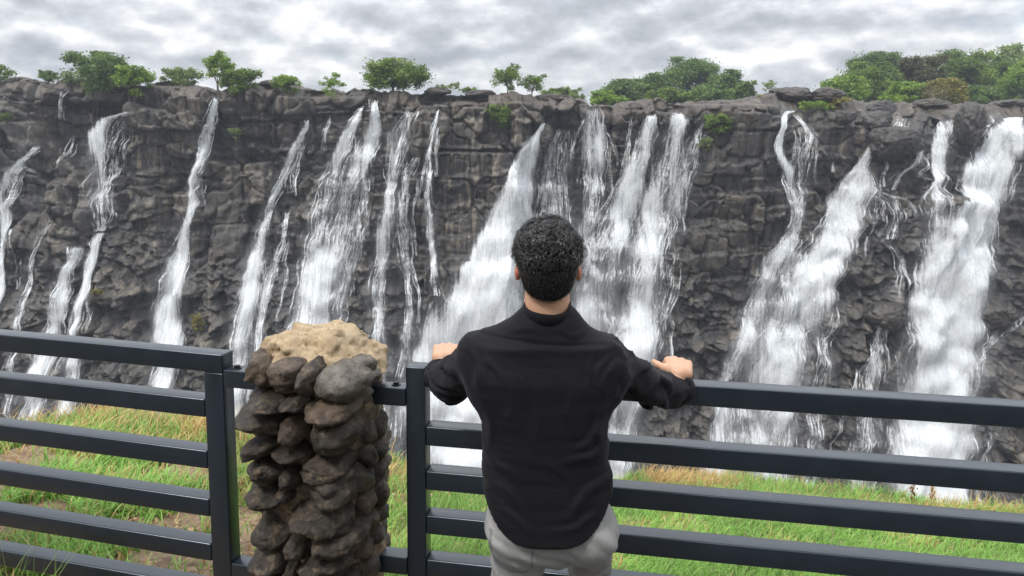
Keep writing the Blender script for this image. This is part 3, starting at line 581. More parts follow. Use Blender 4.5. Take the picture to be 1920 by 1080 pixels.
def stone_mesh(rx, ry, rz, seed, sub=4, flat=.5):
    rng = np.random.default_rng(seed); bm = bmesh.new(); bmesh.ops.create_icosphere(bm, subdivisions=sub, radius=1)
    co = np.array([v.co[:] for v in bm.verts]); fc = np.array([[v.index for v in f.verts] for f in bm.faces]); bm.free()
    pn = rng.normal(size=(11, 3)); pn /= np.linalg.norm(pn, axis=1)[:, None]; pd = rng.uniform(.66, 1.0, 11)
    q = np.maximum(co @ pn.T, 1e-4) / pd; r = (np.sum(q ** 14, 1) + 1.0) ** (-1 / 14)
    r = r * 1.12 * (1 + .11 * fbm(co[:, 0] * 2 + seed, co[:, 1] * 2, co[:, 2] * 2, oct=3, seed=seed) + .055 * fbm(co[:, 0] * 6 + seed, co[:, 1] * 7, co[:, 2] * 9, oct=3, seed=seed + 1))
    return co * r[:, None] * np.array([rx, ry, rz]), fc
def build_pillar():
    root = empty('stone_pillar', PC, PA)
    tag(root, 'rough stone pillar topped with sandy mortar between the two fence panels', 'pillar')
    inv = root.matrix_basis.inverted() if False else (Matrix.Translation(PC) @ Matrix.Rotation(PA, 4, 'Z')).inverted()
    # mortar core
    def core(X, Y, Z):
        nx = .186 + .018 * fbm(Z * 7, X * 5, Y * 5, seed=201, oct=3); q = ((np.abs(X) / nx) ** 2.5 + (np.abs(Y) / nx) ** 2.5) ** .4
        return np.maximum((q - 1) * .18, Z - 1.17)
    v, f = surface_net(core, (-.25, -.25, 0), (.25, .25, 1.2), .012); mesh('mortar_core', v, f, m_mort, root, smooth=True)
    # sandy cap: lumpy dome
    def cap(X, Y, Z):
        n = .022 * fbm(X * 11, Y * 11, Z * 13 + 4, seed=211, oct=3) + .0035 * fbm(X * 50, Y * 50, Z * 50, seed=215, oct=3)
        d = ell(X, Y, Z, (-.005, 0, 1.13), (.212, .21, .115))
        d = smin(d, ell(X, Y, Z, (-.045, -.02, 1.215), (.095, .10, .045)), .04)
        d = smin(d, ell(X, Y, Z, (.05, .02, 1.22), (.07, .09, .05)), .035); d = smin(d, ell(X, Y, Z, (.12, 0, 1.175), (.055, .09, .035)), .03)
        d = smin(d, ell(X, Y, Z, (-.14, -.05, 1.14), (.07, .12, .05)), .04)
        d = -smin(-d, -(.03 - np.sqrt((X - .02) ** 2 + (Y + .1) ** 2 + (Z - 1.225) ** 2)) * -1, .02) if False else d
        return np.maximum(d + n, 1.085 + .12 * np.abs(X) - Z)
    v, f = surface_net(cap, (-.30, -.30, 1.04), (.30, .30, 1.32), .0055); mesh('mortar_cap', v, f, m_cap, root, smooth=True)
    T = [(165,262,118,125,'r'),(308,270,142,120,'r'),(533,287,178,135,'g'),(412,268,70,110,'d'),
         (218,372,215,78,'d'),(352,362,90,60,'d'),(490,398,185,90,'r'),
         (205,452,212,100,'d'),(342,475,102,112,'r'),(512,490,178,132,'d'),
         (195,562,150,92,'d'),(330,566,138,58,'d'),(480,622,182,95,'d'),
         (215,655,142,98,'d'),(325,675,82,82,'d'),(495,705,232,132,'d'),
         (212,770,152,122,'d'),(303,742,62,60,'d'),(455,826,225,132,'d'),
         (230,900,165,122,'d'),(366,932,92,92,'d'),(515,905,190,92,'d'),
         (235,1012,152,124,'d'),(332,1050,54,84,'d'),(470,1012,196,122,'d'),
         (250,1125,150,110,'d'),(400,1120,150,100,'d'),(530,1110,130,110,'d'),(240,1235,150,110,'d'),(380,1225,130,100,'d'),(520,1225,150,110,'d'),(260,1345,160,110,'d'),(420,1340,160,110,'d'),(560,1335,110,100,'d')]
    mm = dict(g=m_sgrey, r=m_srust, d=m_sdark)
    rng = np.random.default_rng(5)
    for i, (cx, cy, w_, h_, k) in enumerate(T):
        p = inv @ P(400 + cx / 2.16, 580 + cy / 2.16, 2.47); sc = 2.5 / F / 2.16 * .5
        v, f = stone_mesh(w_ * sc * 1.10, .075 + .03 * rng.random() + .0002 * w_, h_ * sc * 1.18, 300 + i, 4)
        v = v @ np.array(Matrix.Rotation(rng.uniform(-.12, .12), 3, 'Y')).T
        v = v + np.array([p.x, -.178 - .012 * rng.random() + 1.1 * p.x * p.x, p.z])
        mesh('stone', v, f, mm[k], root, smooth=True)
    # the stones round the sides and the rear, course by course
    z = 1.075; j = 0
    while z > .02:
        hh = rng.uniform(.032, .050); th = R(-38) + rng.uniform(-.1, .1)
        while th < R(218):
            ww = rng.uniform(.040, .072); dth = ww * 2 / .19; c = th + dth / 2
            v, f = stone_mesh(.050 + .02 * rng.random(), ww * 1.12, hh * 1.22, 900 + j, 3)
            v = v + np.array([.158 + .014 * rng.random(), 0, 0]); v = v @ np.array(Matrix.Rotation(c, 3, 'Z')).T + np.array([0, 0, z + rng.uniform(-.012, .012)])
            near_rail = min(abs(c), abs(c - math.pi)) < .35 and (.97 < z < 1.10 or .30 < z < .48)
            if not near_rail: mesh('stone', v, f, (m_sdark, m_srust, m_sdark)[j % 3] if z < 1 else m_sgrey, root, smooth=True)
            th += dth * .93; j += 1
        z -= hh * 1.95
    for (cx, cy, w_, h_, yy) in [(622, 213, 95, 88, -.10), (662, 250, 62, 52, -.03)]:
        p = inv @ P(400 + cx / 2.16, 580 + cy / 2.16, PC.y + yy); sc = 2.6 / F / 2.16 * .5
        v, f = stone_mesh(w_ * sc * 1.1, .06, h_ * sc * 1.1, 500 + cx, 4); mesh('stone', v + np.array([p.x, yy + .0, p.z]), f, m_sgrey, root, smooth=True)
build_pillar()
# ------------------------------------------------------------------ the man at the railing
def A_(px, py, Y): p = P(px, py, Y); return (p.x, p.y, p.z)
m_skin, t, b = mat('skin', .5, (.5, .29, .19)); b.inputs['Subsurface Weight'].default_value = .18; b.inputs['Subsurface Radius'].default_value = (.012, .005, .003); b.inputs['Subsurface Scale'].default_value = 1.0
def skin_n(t, b):
    L = t.links.new; tc = N(t, 'ShaderNodeTexCoord'); n = N(t, 'ShaderNodeTexNoise', i_Scale=35, i_Detail=5); L(tc.outputs['Object'], n.inputs[0])
    at = N(t, 'ShaderNodeAttribute', attribute_name='red').outputs['Fac']
    c = mixc(t, n.outputs[0], (.44, .245, .155), (.54, .315, .205)); L(mixc(t, at, c, (.46, .16, .09)), b.inputs['Base Color'])
    v = N(t, 'ShaderNodeTexVoronoi', i_Scale=480); L(tc.outputs['Object'], v.inputs[0]); bp = N(t, 'ShaderNodeBump', i_Strength=.15, i_Distance=.0006); L(v.outputs[0], bp.inputs['Height']); L(bp.outputs[0], b.inputs['Normal'])
skin_n(t, b)
YB = 2.12
person = empty('person', (P(1027, 1000, YB).x, YB, 0))
PO = np.array(person.location)
tag(person, 'man seen from behind in a loose black shirt, both hands resting on the fence', 'person')
def pmesh(name, v, f, m, parent=None, smooth=True): return mesh(name, v - PO, f, m, parent or person, smooth=smooth)
# arm joints
SL, SR = A_(902, 664, 2.13), A_(1136, 684, 2.13)
EL, ER = A_(850, 716, 2.33), A_(1222, 729, 2.31)
WL, WR = A_(826, 706, 2.53), A_(1272, 728, 2.43)
def rail_front(x): return 2.579 + (x + .363) * math.tan(AR)
def hand(wrist, fwd, side, up, lift=.0):
    """palm, four unequal bent fingers and a thumb as capsules; side points to the thumb"""
    fwd, side, up, w = [np.array(q, float) for q in (fwd, side, up, wrist)]
    caps = []
    kn = []
    for i, (o, ln, r) in enumerate([(.034, .080, .0118), (.012, .086, .0122), (-.011, .081, .0116), (-.032, .073, .0104)]):
        base = w + side * o * .55; k = w + fwd * ln + side * o + up * (.010 - .05 * o * o * 30)
        caps.append((base, k, .0165, r + .0035)); kn.append(k)
    caps.append((w + side * .012 - up * .006, w + fwd * .05 - up * .010, .019, .018))
    for i, k in enumerate(kn):
        L1, L2, L3 = [(.041, .024, .019), (.045, .028, .020), (.042, .026, .020), (.033, .020, .018)][i]
        a0 = [.55, .62, .66, .72][i]; d = lambda a: fwd * math.cos(a) - up * math.sin(a) + side * [.10, .03, -.04, -.12][i]
        p1 = k + d(a0) * L1; p2 = p1 + d(a0 + .85) * L2; p3 = p2 + d(a0 + 1.35) * L3; r = [.0093, .0095, .0090, .0080][i]
        caps += [(k, p1, r + .0014, r), (p1, p2, r + .0003, r - .0005), (p2, p3, r - .0004, r - .0016)]
    tb = w + side * .022 + fwd * .012; t1 = tb + side * .026 + fwd * .030 - up * .004; t2 = t1 + side * .022 + fwd * .020 + up * .001; t3 = t2 + side * .012 + fwd * .014 + up * .004
    caps += [(tb, t1, .0165, .0125), (t1, t2, .0122, .0105), (t2, t3, .0105, .0085)]
    return caps
rx_ = WR[0] + .006
HWR = (rx_, rail_front(rx_) - .008, 1.150 + .040); HWL = (WL[0] + .002, rail_front(WL[0]) - .002, 1.150 + .040)
capsR = hand(HWR, (.06, .995, .06), (-.995, .06, .10), (.02, -.06, 1.0))
capsL = hand(HWL, (.10, .99, .06), (.99, -.10, .0), (.0, -.06, 1.0))
def fore(caps, el, w0, wr):
    def fn(X, Y, Z):
        d = cone(X, Y, Z, el, w0, .042, .030); d = smin(d, cone(X, Y, Z, w0, wr, .030, .025), .02)
        for q, c in enumerate(caps): d = smin(d, cone(X, Y, Z, c[0], c[1], c[2], c[3]), .008 if q < 5 or q > 16 else .0028)
        return d
    return fn
HC = A_(1027, 485, 2.105)
HX, HY, HZ = HC
def body_fn(X, Y, Z):
    # skull, face, jaw, neck
    d = ell(X, Y, Z, (HX, HY - .005, HZ + .012), (.0745, .094, .098))
    d = smin(d, ell(X, Y, Z, (HX, HY + .035, HZ - .055), (.058, .060, .070)), .035)          # jaw and face, facing away
    d = smin(d, cone(X, Y, Z, (HX, HY + .094, HZ + .005), (HX, HY + .112, HZ - .030), .010, .014), .014)   # nose
    d = smin(d, cone(X, Y, Z, (HX - .028, HY + .082, HZ + .022), (HX + .028, HY + .082, HZ + .022), .010, .010), .018)  # brow
    d = smin(d, cone(X, Y, Z, (HX - .018, HY + .088, HZ - .062), (HX + .018, HY + .088, HZ - .062), .007, .007), .006)  # lips
    for s in (-1, 1): d = -smin(-d, ell(X, Y, Z, (HX + s * .031, HY + .092, HZ + .003), (.016, .012, .010)), .008)
    nk = A_(1025, 600, 2.10)
    d = smin(d, cone(X, Y, Z, (HX, HY - .006, HZ - .06), nk, .0555, .058), .02)
    nk2 = A_(1025, 655, 2.12); d = smin(d, cone(X, Y, Z, nk, nk2, .055, .055), .01); d = smin(d, cone(X, Y, Z, nk2, A_(905, 668, 2.13), .05, .045), .02); d = smin(d, cone(X, Y, Z, nk2, A_(1140, 675, 2.13), .05, .045), .02)
    tz = A_(1024, 760, 2.12); pz = A_(1030, 960, 2.13)
    d = smin(d, ell(X, Y, Z, tz, (.150, .092, .26)), .06); d = smin(d, ell(X, Y, Z, pz, (.135, .085, .13)), .04)
    for s_, e_, w_ in ((SL, EL, WL), (SR, ER, WR)): d = smin(d, cone(X, Y, Z, s_, e_, .048, .038), .02); d = smin(d, cone(X, Y, Z, e_, tuple(np.array(e_) * .3 + np.array(w_) * .7), .038, .030), .02)
    for (h_, k_, a_) in LEGS: d = smin(d, cone(X, Y, Z, h_, k_, .060, .048), .03); d = smin(d, cone(X, Y, Z, k_, a_, .048, .034), .02)
    for s, e in ((-1, EARL), (1, EARR)):                                                    # ears
        q = ell(X, Y, Z, e, (.010, .020, .026)); q = -smin(-q, -(ell(X, Y, Z, (e[0] + s * .004, e[1] + .006, e[2]), (.008, .012, .017)) * -1) * 1, .004) if False else q
        d = smin(d, q, .006)
    return d
EARL, EARR = A_(971, 510, 2.112), A_(1084, 511, 2.112)
hipL, hipR = A_(972, 985, 2.13), A_(1104, 985, 2.13)
kneeL = (hipL[0] - .002, 2.17, .47); ankL = (hipL[0] - .01, 2.12, .09)
kneeR = (A_(1106, 1120, 2.34)[0], 2.37, .56); ankR = (kneeR[0] + .01, 2.42, .245)
LEGS = [(hipL, kneeL, ankL), (hipR, kneeR, ankR)]
def build_person():
    v1, f1 = surface_net(body_fn, (-.42, 1.9, .05), (.62, 2.6, 1.80), .0085)
    # finer head where skin shows
    keep = [ (v1, f1) ]
    for caps, el, w0, wr in ((capsL, EL, WL, HWL), (capsR, ER, WR, HWR)):
        m = tuple(np.array(el) * .35 + np.array(w0) * .65)
        lo = np.minimum(m, wr) - .13; hi = np.maximum(m, wr) + .13; hi[1] += .05
        keep.append(surface_net(fore(caps, m, w0, wr), lo, hi, .0032))
    vs, fs, n = [], [], 0
    for v, f in keep: vs.append(v); fs.append(f + n); n += len(v)
    v = np.concatenate(vs); body = pmesh('body', v, np.concatenate(fs), m_skin)
    red = np.zeros(len(v))
    for e in (EARL, EARR): red = np.maximum(red, 1 - sstep(.022, .034, np.linalg.norm(v - np.array(e), axis=1)))  # ears painted red to stand in for light shining through them
    for hh in (HWL, HWR): pass
    attr(body, 'red', red)
    m_eye, t, b = mat('eye_white', .1, (.7, .7, .68))
    for s in (-1, 1):
        bm = bmesh.new(); bmesh.ops.create_uvsphere(bm, u_segments=16, v_segments=12, radius=.012, matrix=Matrix.Translation(Vector((HX + s * .031, HY + .080, HZ + .003)) - Vector(PO))); bm_obj('eye', bm, m_eye, person)
    # ---- shirt
    rows = [(655, 890, 1146, .104, 2.125), (700, 886, 1140, .118, 2.12), (745, 890, 1141, .122, 2.12), (785, 902, 1138, .121, 2.12), (850, 906, 1138, .118, 2.12), (895, 908, 1142, .120, 2.12), (940, 910, 1150, .126, 2.12), (1000, 912, 1156, .130, 2.12), (1060, 912, 1156, .130, 2.12)]
    rz = np.array([A_(1025, r[0], 2.12)[2] for r in rows])[::-1]
    rl = np.array([A_(r[1], r[0], 2.12)[0] for r in rows])[::-1]; rr = np.array([A_(r[2], r[0], 2.12)[0] for r in rows])[::-1]
    rd = np.array([r[3] for r in rows])[::-1]; ry = np.array([r[4] for r in rows])[::-1]
    zt = A_(1025, 640, 2.12)[2]
    CREASES = [(880,672,908,745,.007,.011),(893,665,925,735,.006,.010),(1158,680,1128,748,.007,.011),(1146,674,1112,735,.006,.010),(1122,668,1095,725,.004,.009),(915,668,938,725,.004,.009),
               (1136,800,1070,850,.006,.014),(1138,840,1050,880,.006,.014),(908,850,965,905,.006,.014),(910,905,985,960,.006,.015),(1140,905,1060,965,.007,.015),(1130,960,1035,1000,.005,.012),(930,960,1010,1000,.005,.012),
               (1010,700,1000,840,.0035,.016),(1062,705,1072,800,.0035,.016),(960,700,955,800,.003,.014),(905,770,930,860,.005,.012),(1134,770,1118,850,.005,.012),(985,860,1070,900,.004,.014),(1000,600,1050,603,.002,.007),(940,622,1010,632,.003,.009),(1045,632,1115,628,.003,.009)]
    def shirt_fn(X, Y, Z):
        l = np.interp(Z, rz, rl); r = np.interp(Z, rz, rr); dd = np.interp(Z, rz, rd); yc = np.interp(Z, rz, ry)
        cx = (l + r) / 2; hw = (r - l) / 2
        k = (np.abs((X - cx) / hw) ** 2.7 + np.abs((Y - yc) / dd) ** 2.7) ** (1 / 2.7)
        d = np.maximum((k - 1) * .11, Z - zt)
        nL, nR = A_(1000, 634, 2.108), A_(1052, 636, 2.108)
        d = smin(d, cone(X, Y, Z, nL, SL, .074, .058), .045); d = smin(d, cone(X, Y, Z, nR, SR, .074, .055), .045)
        d = smin(d, cone(X, Y, Z, A_(1012, 603, 2.10), A_(1040, 604, 2.10), .056, .056), .045)
        d = smin(d, cone(X, Y, Z, A_(935, 700, 2.12), A_(1110, 705, 2.12), .085, .085), .06)
        # collar stand
        for s_, e_, w_, re, rw in ((SL, EL, WL, .056, .046), (SR, ER, WR, .056, .050)):
            d = smin(d, cone(X, Y, Z, s_, e_, .057, re), .03)
            d = smin(d, cone(X, Y, Z, e_, w_, re - .003, rw), .02)
        # folds in the cloth
        tor = sstep(.0, .08, zt - Z)
        drape = .0045 * fbm(X * 6 + Z * 2.5, Z * 2.0, Y * 3, seed=401, oct=3)
        for (x0_, y0_, x1_, y1_, am, wd_) in CREASES:
            p0_ = A_(x0_, y0_, 2.0); p1_ = A_(x1_, y1_, 2.0); dx_, dz_ = p1_[0] - p0_[0], p1_[2] - p0_[2]; L2 = dx_ * dx_ + dz_ * dz_
            tq = np.clip(((X - p0_[0]) * dx_ + (Z - p0_[2]) * dz_) / L2, 0, 1); wv = .012 * np.sin(tq * 5 + x0_)
            ds = ((X - p0_[0] - tq * dx_) * dz_ - (Z - p0_[2] - tq * dz_) * dx_) / math.sqrt(L2) + wv; de = np.hypot(X - p0_[0] - tq * dx_, Z - p0_[2] - tq * dz_)
            drape = drape - (Y < 2.16) * am * np.exp(-(de / (wd_ * 2.2)) ** 2) * (np.exp(-((ds) / wd_) ** 2) - .6 * np.exp(-((ds - 1.6 * wd_) / wd_) ** 2)) * np.sin(math.pi * np.clip(tq * .9 + .05, 0, 1))
        arm = np.maximum(sstep(.14, .22, X - .10), sstep(-.10, -.17, X + .02))
        az = .0075 * np.sin((Z * 105 + X * 60 * np.sign(X - .08) - Y * 55 + 5.5 * fbm(X * 9, Y * 9, Z * 9, seed=403, oct=2))) * arm * sstep(2.12, 2.2, Y) + .006 * fbm(X * 18, Y * 18, Z * 26, seed=404, oct=3) * arm
        low = .006 * fbm(X * 6 + 5, Z * 16, Y * 6, seed=405, oct=3) * sstep(.1, .35, zt - Z)
        hor = .0018 * fbm(X * 6, Z * 60, Y * 8, seed=406, oct=2) * sstep(.02, -.10, Z - zt - .05) * 0 + .0020 * fbm(X * 7, Z * 55, Y * 8, seed=407, oct=2)
        zy = A_(1025, 652, 2.0)[2] + .02 * (0.05 - X) + .006 * np.cos(X * 9)      # yoke seam
        seam = -.0022 * np.exp(-((Z - zy) / .0035) ** 2) + .0016 * sstep(zy - .003, zy + .003, Z)
        return d + drape + az * 1.2 + low * .25 + hor * .5 - 1.1 * seam * (Y < 2.16)
    v, f = surface_net(shirt_fn, (-.34, 1.93, .55), (.60, 2.58, 1.64), .0054)
    # keep the cloth: cut at the curved tails, at the cuffs and round the neck
    Xq, Yq, Zq = v.T
    xc = (A_(912, 960, 2.0)[0] + A_(1152, 960, 2.0)[0]) / 2; hwid = (A_(1152, 960, 2.0)[0] - A_(912, 960, 2.0)[0]) / 2
    u_ = np.clip((Xq - xc + .008) / hwid, -1.15, 1.15)
    zlow, zside = A_(1010, 1028, 2.0)[2], A_(912, 935, 2.05)[2]
    hem = zlow + (zside - zlow) * np.abs(u_) ** 3.4 + np.where(Yq > 2.13, .05, 0)
    sn = np.abs(Zq - hem) < .0036; v[sn, 2] = hem[sn]; Zq = v[:, 2]
    keepv = Zq >= hem - 1e-6
    for w_, e_, cut in ((WL, EL, .015), (WR, ER, .012)):
        dr = np.array(w_) - np.array(e_); L_ = np.linalg.norm(dr); dr = dr / L_
        s = (v - np.array(e_)) @ dr; rad = np.linalg.norm(v - np.array(e_) - s[:, None] * dr, axis=1)
        keepv &= ~((s > L_ + cut) & (rad < .09))
    nb = np.array(A_(1026, 571, 2.088)); ax = np.array([0, -.30, .95]); ax /= np.linalg.norm(ax)
    s = (v - nb) @ ax; rad = np.linalg.norm(v - nb - s[:, None] * ax, axis=1); keepv &= ~((s > -.050) & (rad < .060))
    fk = keepv[f].all(1); f = f[fk]; used = np.unique(f); mp = -np.ones(len(v), int); mp[used] = np.arange(len(used)); v, f = v[used], mp[f]
    m_sh, t, b = mat('black_crinkle_cotton', .72, (.014, .013, .016)); b.inputs['Sheen Weight'].default_value = .09; b.inputs['Sheen Roughness'].default_value = .45; b.inputs['Sheen Tint'].default_value = (.5, .47, .55, 1); b.inputs['Specular IOR Level'].default_value = .14
    L = t.links.new; tc = N(t, 'ShaderNodeTexCoord'); mpn = N(t, 'ShaderNodeMapping'); mpn.inputs['Scale'].default_value = (1, 1, 2.6); L(tc.outputs['Object'], mpn.inputs[0])
    n1 = N(t, 'ShaderNodeTexNoise', i_Scale=75, i_Detail=6, i_Roughness=.65); L(mpn.outputs[0], n1.inputs[0])
    n2 = N(t, 'ShaderNodeTexNoise', i_Scale=9, i_Detail=4); L(tc.outputs['Object'], n2.inputs[0])
    lint = N(t, 'ShaderNodeTexVoronoi', i_Scale=34); L(tc.outputs['Object'], lint.inputs[0])
    c = mixc(t, n2.outputs[0], (.0045, .0045, .006), (.011, .010, .0125)); c = mixc(t, ramp(t, [(0, 1), (.045, 0)], lint.outputs['Distance']), c, (.16, .16, .17))
    L(c, b.inputs['Base Color']); bp = N(t, 'ShaderNodeBump', i_Strength=.5, i_Distance=.0025); L(n1.outputs[0], bp.inputs['Height']); L(bp.outputs[0], b.inputs['Normal'])
    sh = pmesh('shirt', v, f, m_sh)
    md = sh.modifiers.new('smooth', 'SMOOTH'); md.iterations = 1; md.factor = .3
    md = sh.modifiers.new('thick', 'SOLIDIFY'); md.thickness = .0028; md.offset = 1
    # collar: a low stand round the neck
    ang = np.linspace(0, 2 * np.pi, 49)[:-1]; ring = []
    e1 = np.array([1., 0, 0]); e2 = np.cross(ax, e1)
    for (hh, rr_) in ((-.024, .0665), (-.016, .0690), (-.006, .0672), (.005, .0645), (.006, .0612), (-.030, .0608)):
        ring.append(nb + ax * (hh + .002 * np.sin(ang * 3 + 1)[:, None]) + rr_ * (np.cos(ang)[:, None] * e1 + np.sin(ang)[:, None] * e2 * 1.05))
    rv = np.concatenate(ring); i = np.arange(48); cf = np.concatenate([np.stack([k * 48 + i, k * 48 + (i + 1) % 48, (k + 1) * 48 + (i + 1) % 48, (k + 1) * 48 + i], 1) for k in range(5)])
    col_ = pmesh('collar', rv, cf, m_sh, sh); col_.parent = sh
    # cuffs: rolled bands at the wrists
    for w_, e_, rw in ((WL, EL, .046), (WR, ER, .050)):
        dr = np.array(w_) - np.array(e_); dr /= np.linalg.norm(dr); a1 = np.cross(dr, [0, 0, 1.]); a1 /= np.linalg.norm(a1); a2 = np.cross(dr, a1); rg = []
        for (s_, r_) in ((-.030, .000), (-.026, .006), (-.006, .007), (.012, .0055), (.019, .001), (.018, -.005), (.0, -.009)):
            rr_ = rw + r_ + .0025 * np.sin(ang * 4 + s_ * 90) + .0015 * np.sin(ang * 7)
            rg.append(np.array(w_) + dr * s_ + rr_[:, None] * (np.cos(ang)[:, None] * a1 + np.sin(ang)[:, None] * a2))
        cv = np.concatenate(rg); cf = np.concatenate([np.stack([k * 48 + i, (k + 1) * 48 + i, (k + 1) * 48 + (i + 1) % 48, k * 48 + (i + 1) % 48], 1) for k in range(6)])
        pmesh('cuff', cv, cf, m_sh, sh)
    # ---- trousers
    def jeans(X, Y, Z):
        hz = A_(1030, 970, 2.12)
        d = ell(X, Y, Z, (hz[0], 2.125, hz[2]), (.176, .118, .15))
        d = smin(d, ell(X, Y, Z, (hipL[0] + .004, 2.085, hz[2] - .03), (.085, .075, .09)), .03); d = smin(d, ell(X, Y, Z, (hipR[0] - .004, 2.085, hz[2] - .03), (.085, .075, .09)), .03)
        for q, (h_, k_, a_) in enumerate(LEGS):
            l_ = smin(cone(X, Y, Z, h_, k_, .086 if q == 0 else .076, .066), cone(X, Y, Z, k_, a_, .064, .056), .03)
            d = smin(d, l_, .025)
        d = d + .0045 * fbm(X * 14, Z * 26 + X * 24, Y * 12, seed=501, oct=3) + .0022 * np.sin(Z * 120 + X * 60 + 5 * fbm(X * 8, Z * 8, Y * 8, seed=503, oct=2)) * sstep(.95, .75, Z)
        return np.maximum(d, Z - (hz[2] + .12))
    v, f = surface_net(jeans, (-.2, 1.92, .06), (.38, 2.56, 1.1), .0075)
    m_j, t, b = mat('faded_grey_denim', .8); L = t.links.new; tc = N(t, 'ShaderNodeTexCoord')
    n1 = N(t, 'ShaderNodeTexNoise', i_Scale=7, i_Detail=6); L(tc.outputs['Object'], n1.inputs[0]); n2 = N(t, 'ShaderNodeTexNoise', i_Scale=300, i_Detail=3); L(tc.outputs['Object'], n2.inputs[0])
    sm_ = N(t, 'ShaderNodeAttribute', attribute_name='seam').outputs['Fac']
    c = mixc(t, ramp(t, [(.35, 0), (.65, 1)], n1.outputs[0]), (.13, .13, .135), (.26, .255, .245)); c = mixc(t, ramp(t, [(.4, 0), (.6, .35)], n2.outputs[0]), c, (.33, .33, .33)); L(mixc(t, sm_, c, (.09, .09, .10)), b.inputs['Base Color'])
    bp = N(t, 'ShaderNodeBump', i_Strength=.3, i_Distance=.001); L(n2.outputs[0], bp.inputs['Height']); L(bp.outputs[0], b.inputs['Normal'])
    tr = pmesh('trousers', v, f, m_j)
    # back pocket edge, side seams
    px_ = A_(958, 1015, 2.03); sx = np.abs(v[:, 0] - px_[0]); zz = v[:, 2] - px_[2]; back = v[:, 1] < 2.11
    seam = ((np.abs(sx - .058) < .004) & (zz < .02) & (zz > -.10) & back) | ((np.abs(zz + .10 + .25 * sx * 0 - .3 * (.058 - sx) * -1 * .5) < .005) & (sx < .058) & back)
    attr(tr, 'seam', seam * .6)
    # ---- shoes
    m_s, t, b = mat('dark_shoe', .6, (.03, .03, .032))
    for an in (ankL, ankR):
        zf = an[2] - .085
        def shoe(X, Y, Z):
            d = cone(X, Y, Z, (an[0], an[1] - .02, zf + .04), (an[0], an[1] + .15, zf + .03), .044, .036); d = smin(d, cone(X, Y, Z, (an[0], an[1], zf + .04), (an[0], an[1], zf + .10), .042, .045), .02)
            return np.maximum(d, zf + .002 - Z)
        v, f = surface_net(shoe, (an[0] - .08, an[1] - .12, zf - .01), (an[0] + .08, an[1] + .25, zf + .16), .008); pmesh('shoe', v, f, m_s)
    # ---- hair
    m_h, t, b = mat('black_hair', .34, (.012, .011, .011)); b.inputs['Specular IOR Level'].default_value = 1.0
    m_hf, t, b2 = mat('cropped_hair', .85, (.006, .006, .006)); b2.inputs['Specular IOR Level'].default_value = .1
    def hair_fn(X, Y, Z):
        d = ell(X, Y, Z, (HX + .001, HY - .010, HZ + .020), (.086, .100, .088))
        d = smin(d, ell(X, Y, Z, (HX, HY - .028, HZ - .030), (.073, .072, .076)), .03)
        d = smin(d, ell(X, Y, Z, (HX, HY - .040, HZ - .065), (.060, .050, .056)), .02)
        n = .006 * fbm(X * 45, Y * 45, Z * 45, seed=601, oct=2) * sstep(-.03, .02, Z - HZ)
        face = (Y - HY - .055) + .35 * np.minimum(0, -(Z - HZ - .055))            # open towards the face
        d = np.maximum(d + n, face); return np.maximum(d, HZ - .104 + 1.6 * (X - HX) ** 2 * 4 - Z)
    v, f = surface_net(hair_fn, (HX - .13, HY - .15, HZ - .15), (HX + .13, HY + .12, HZ + .15), .0038)
    hb = pmesh('hair', v, f, m_hf)
    rng = np.random.default_rng(77); co = v; cz = co[:, 2] - HZ
    cand = np.where((cz > -.040) & (co[:, 1] < HY + .06))[0]
    pick = rng.choice(cand, 3600, p=(lambda q: q / q.sum())(sstep(-.045, .03, cz[cand]) + .03)); C0 = np.array([HX, HY - .01, HZ])
    K = 11; NS = len(pick); p0 = co[pick] + rng.normal(0, .0015, (NS, 3)); nrm = p0 - C0; nrm /= np.linalg.norm(nrm, axis=1)[:, None]
    topf = sstep(-.03, .03, cz[pick])[:, None]
    fl = vnoise(p0[:, 0] * 24, p0[:, 1] * 24, p0[:, 2] * 24, seed=5) * 5                # locks share a direction
    tan = np.cross(nrm, [0, 0, 1.0]); tan /= np.linalg.norm(tan, axis=1)[:, None] + 1e-6; bit = np.cross(nrm, tan)
    u = np.linspace(0, 1, K)[None, :]; th = fl[:, None] + rng.normal(0, .16, NS)[:, None]
    Lh = (rng.uniform(.024, .044, NS) * (topf[:, 0] * .85 + .15))[:, None]; curl = rng.choice([-1, 1], NS)[:, None] * rng.uniform(2.2, 5.0, NS)[:, None]
    sgn = np.sign(vnoise(p0[:, 0] * 22, p0[:, 1] * 22, p0[:, 2] * 22, seed=9))[:, None]; curl = np.abs(curl) * sgn
    a = th + curl * u; da = Lh / K; cxu = np.cumsum(np.cos(a), 1) * da; cyu = np.cumsum(np.sin(a), 1) * da
    h = (.0005 + .0095 * np.sin(np.pi * (.15 + .75 * u)) * topf * rng.uniform(.3, 1.1, NS)[:, None]) 
    pts = p0[:, None, :] + tan[:, None, :] * cxu[..., None] + bit[:, None, :] * cyu[..., None]
    nn = pts - C0; rn = np.linalg.norm(nn, axis=2); nn = nn / rn[..., None]; pts = pts + nn * (h + .12 * Lh * u)[..., None]
    wd = rng.uniform(.0009, .0018, NS)[:, None] * (1 - .7 * u)
    tg = np.gradient(pts, axis=1); tg /= np.linalg.norm(tg, axis=2)[..., None] + 1e-9; sd_ = np.cross(tg, nn); sd_ /= np.linalg.norm(sd_, axis=2)[..., None] + 1e-9
    tri = [pts + sd_ * wd[..., None], pts - sd_ * wd[..., None], pts + nn * wd[..., None] * 1.2]
    vv = np.stack(tri, 2).reshape(-1, 3); idx = np.arange(NS * K * 3).reshape(NS, K, 3); ff = []
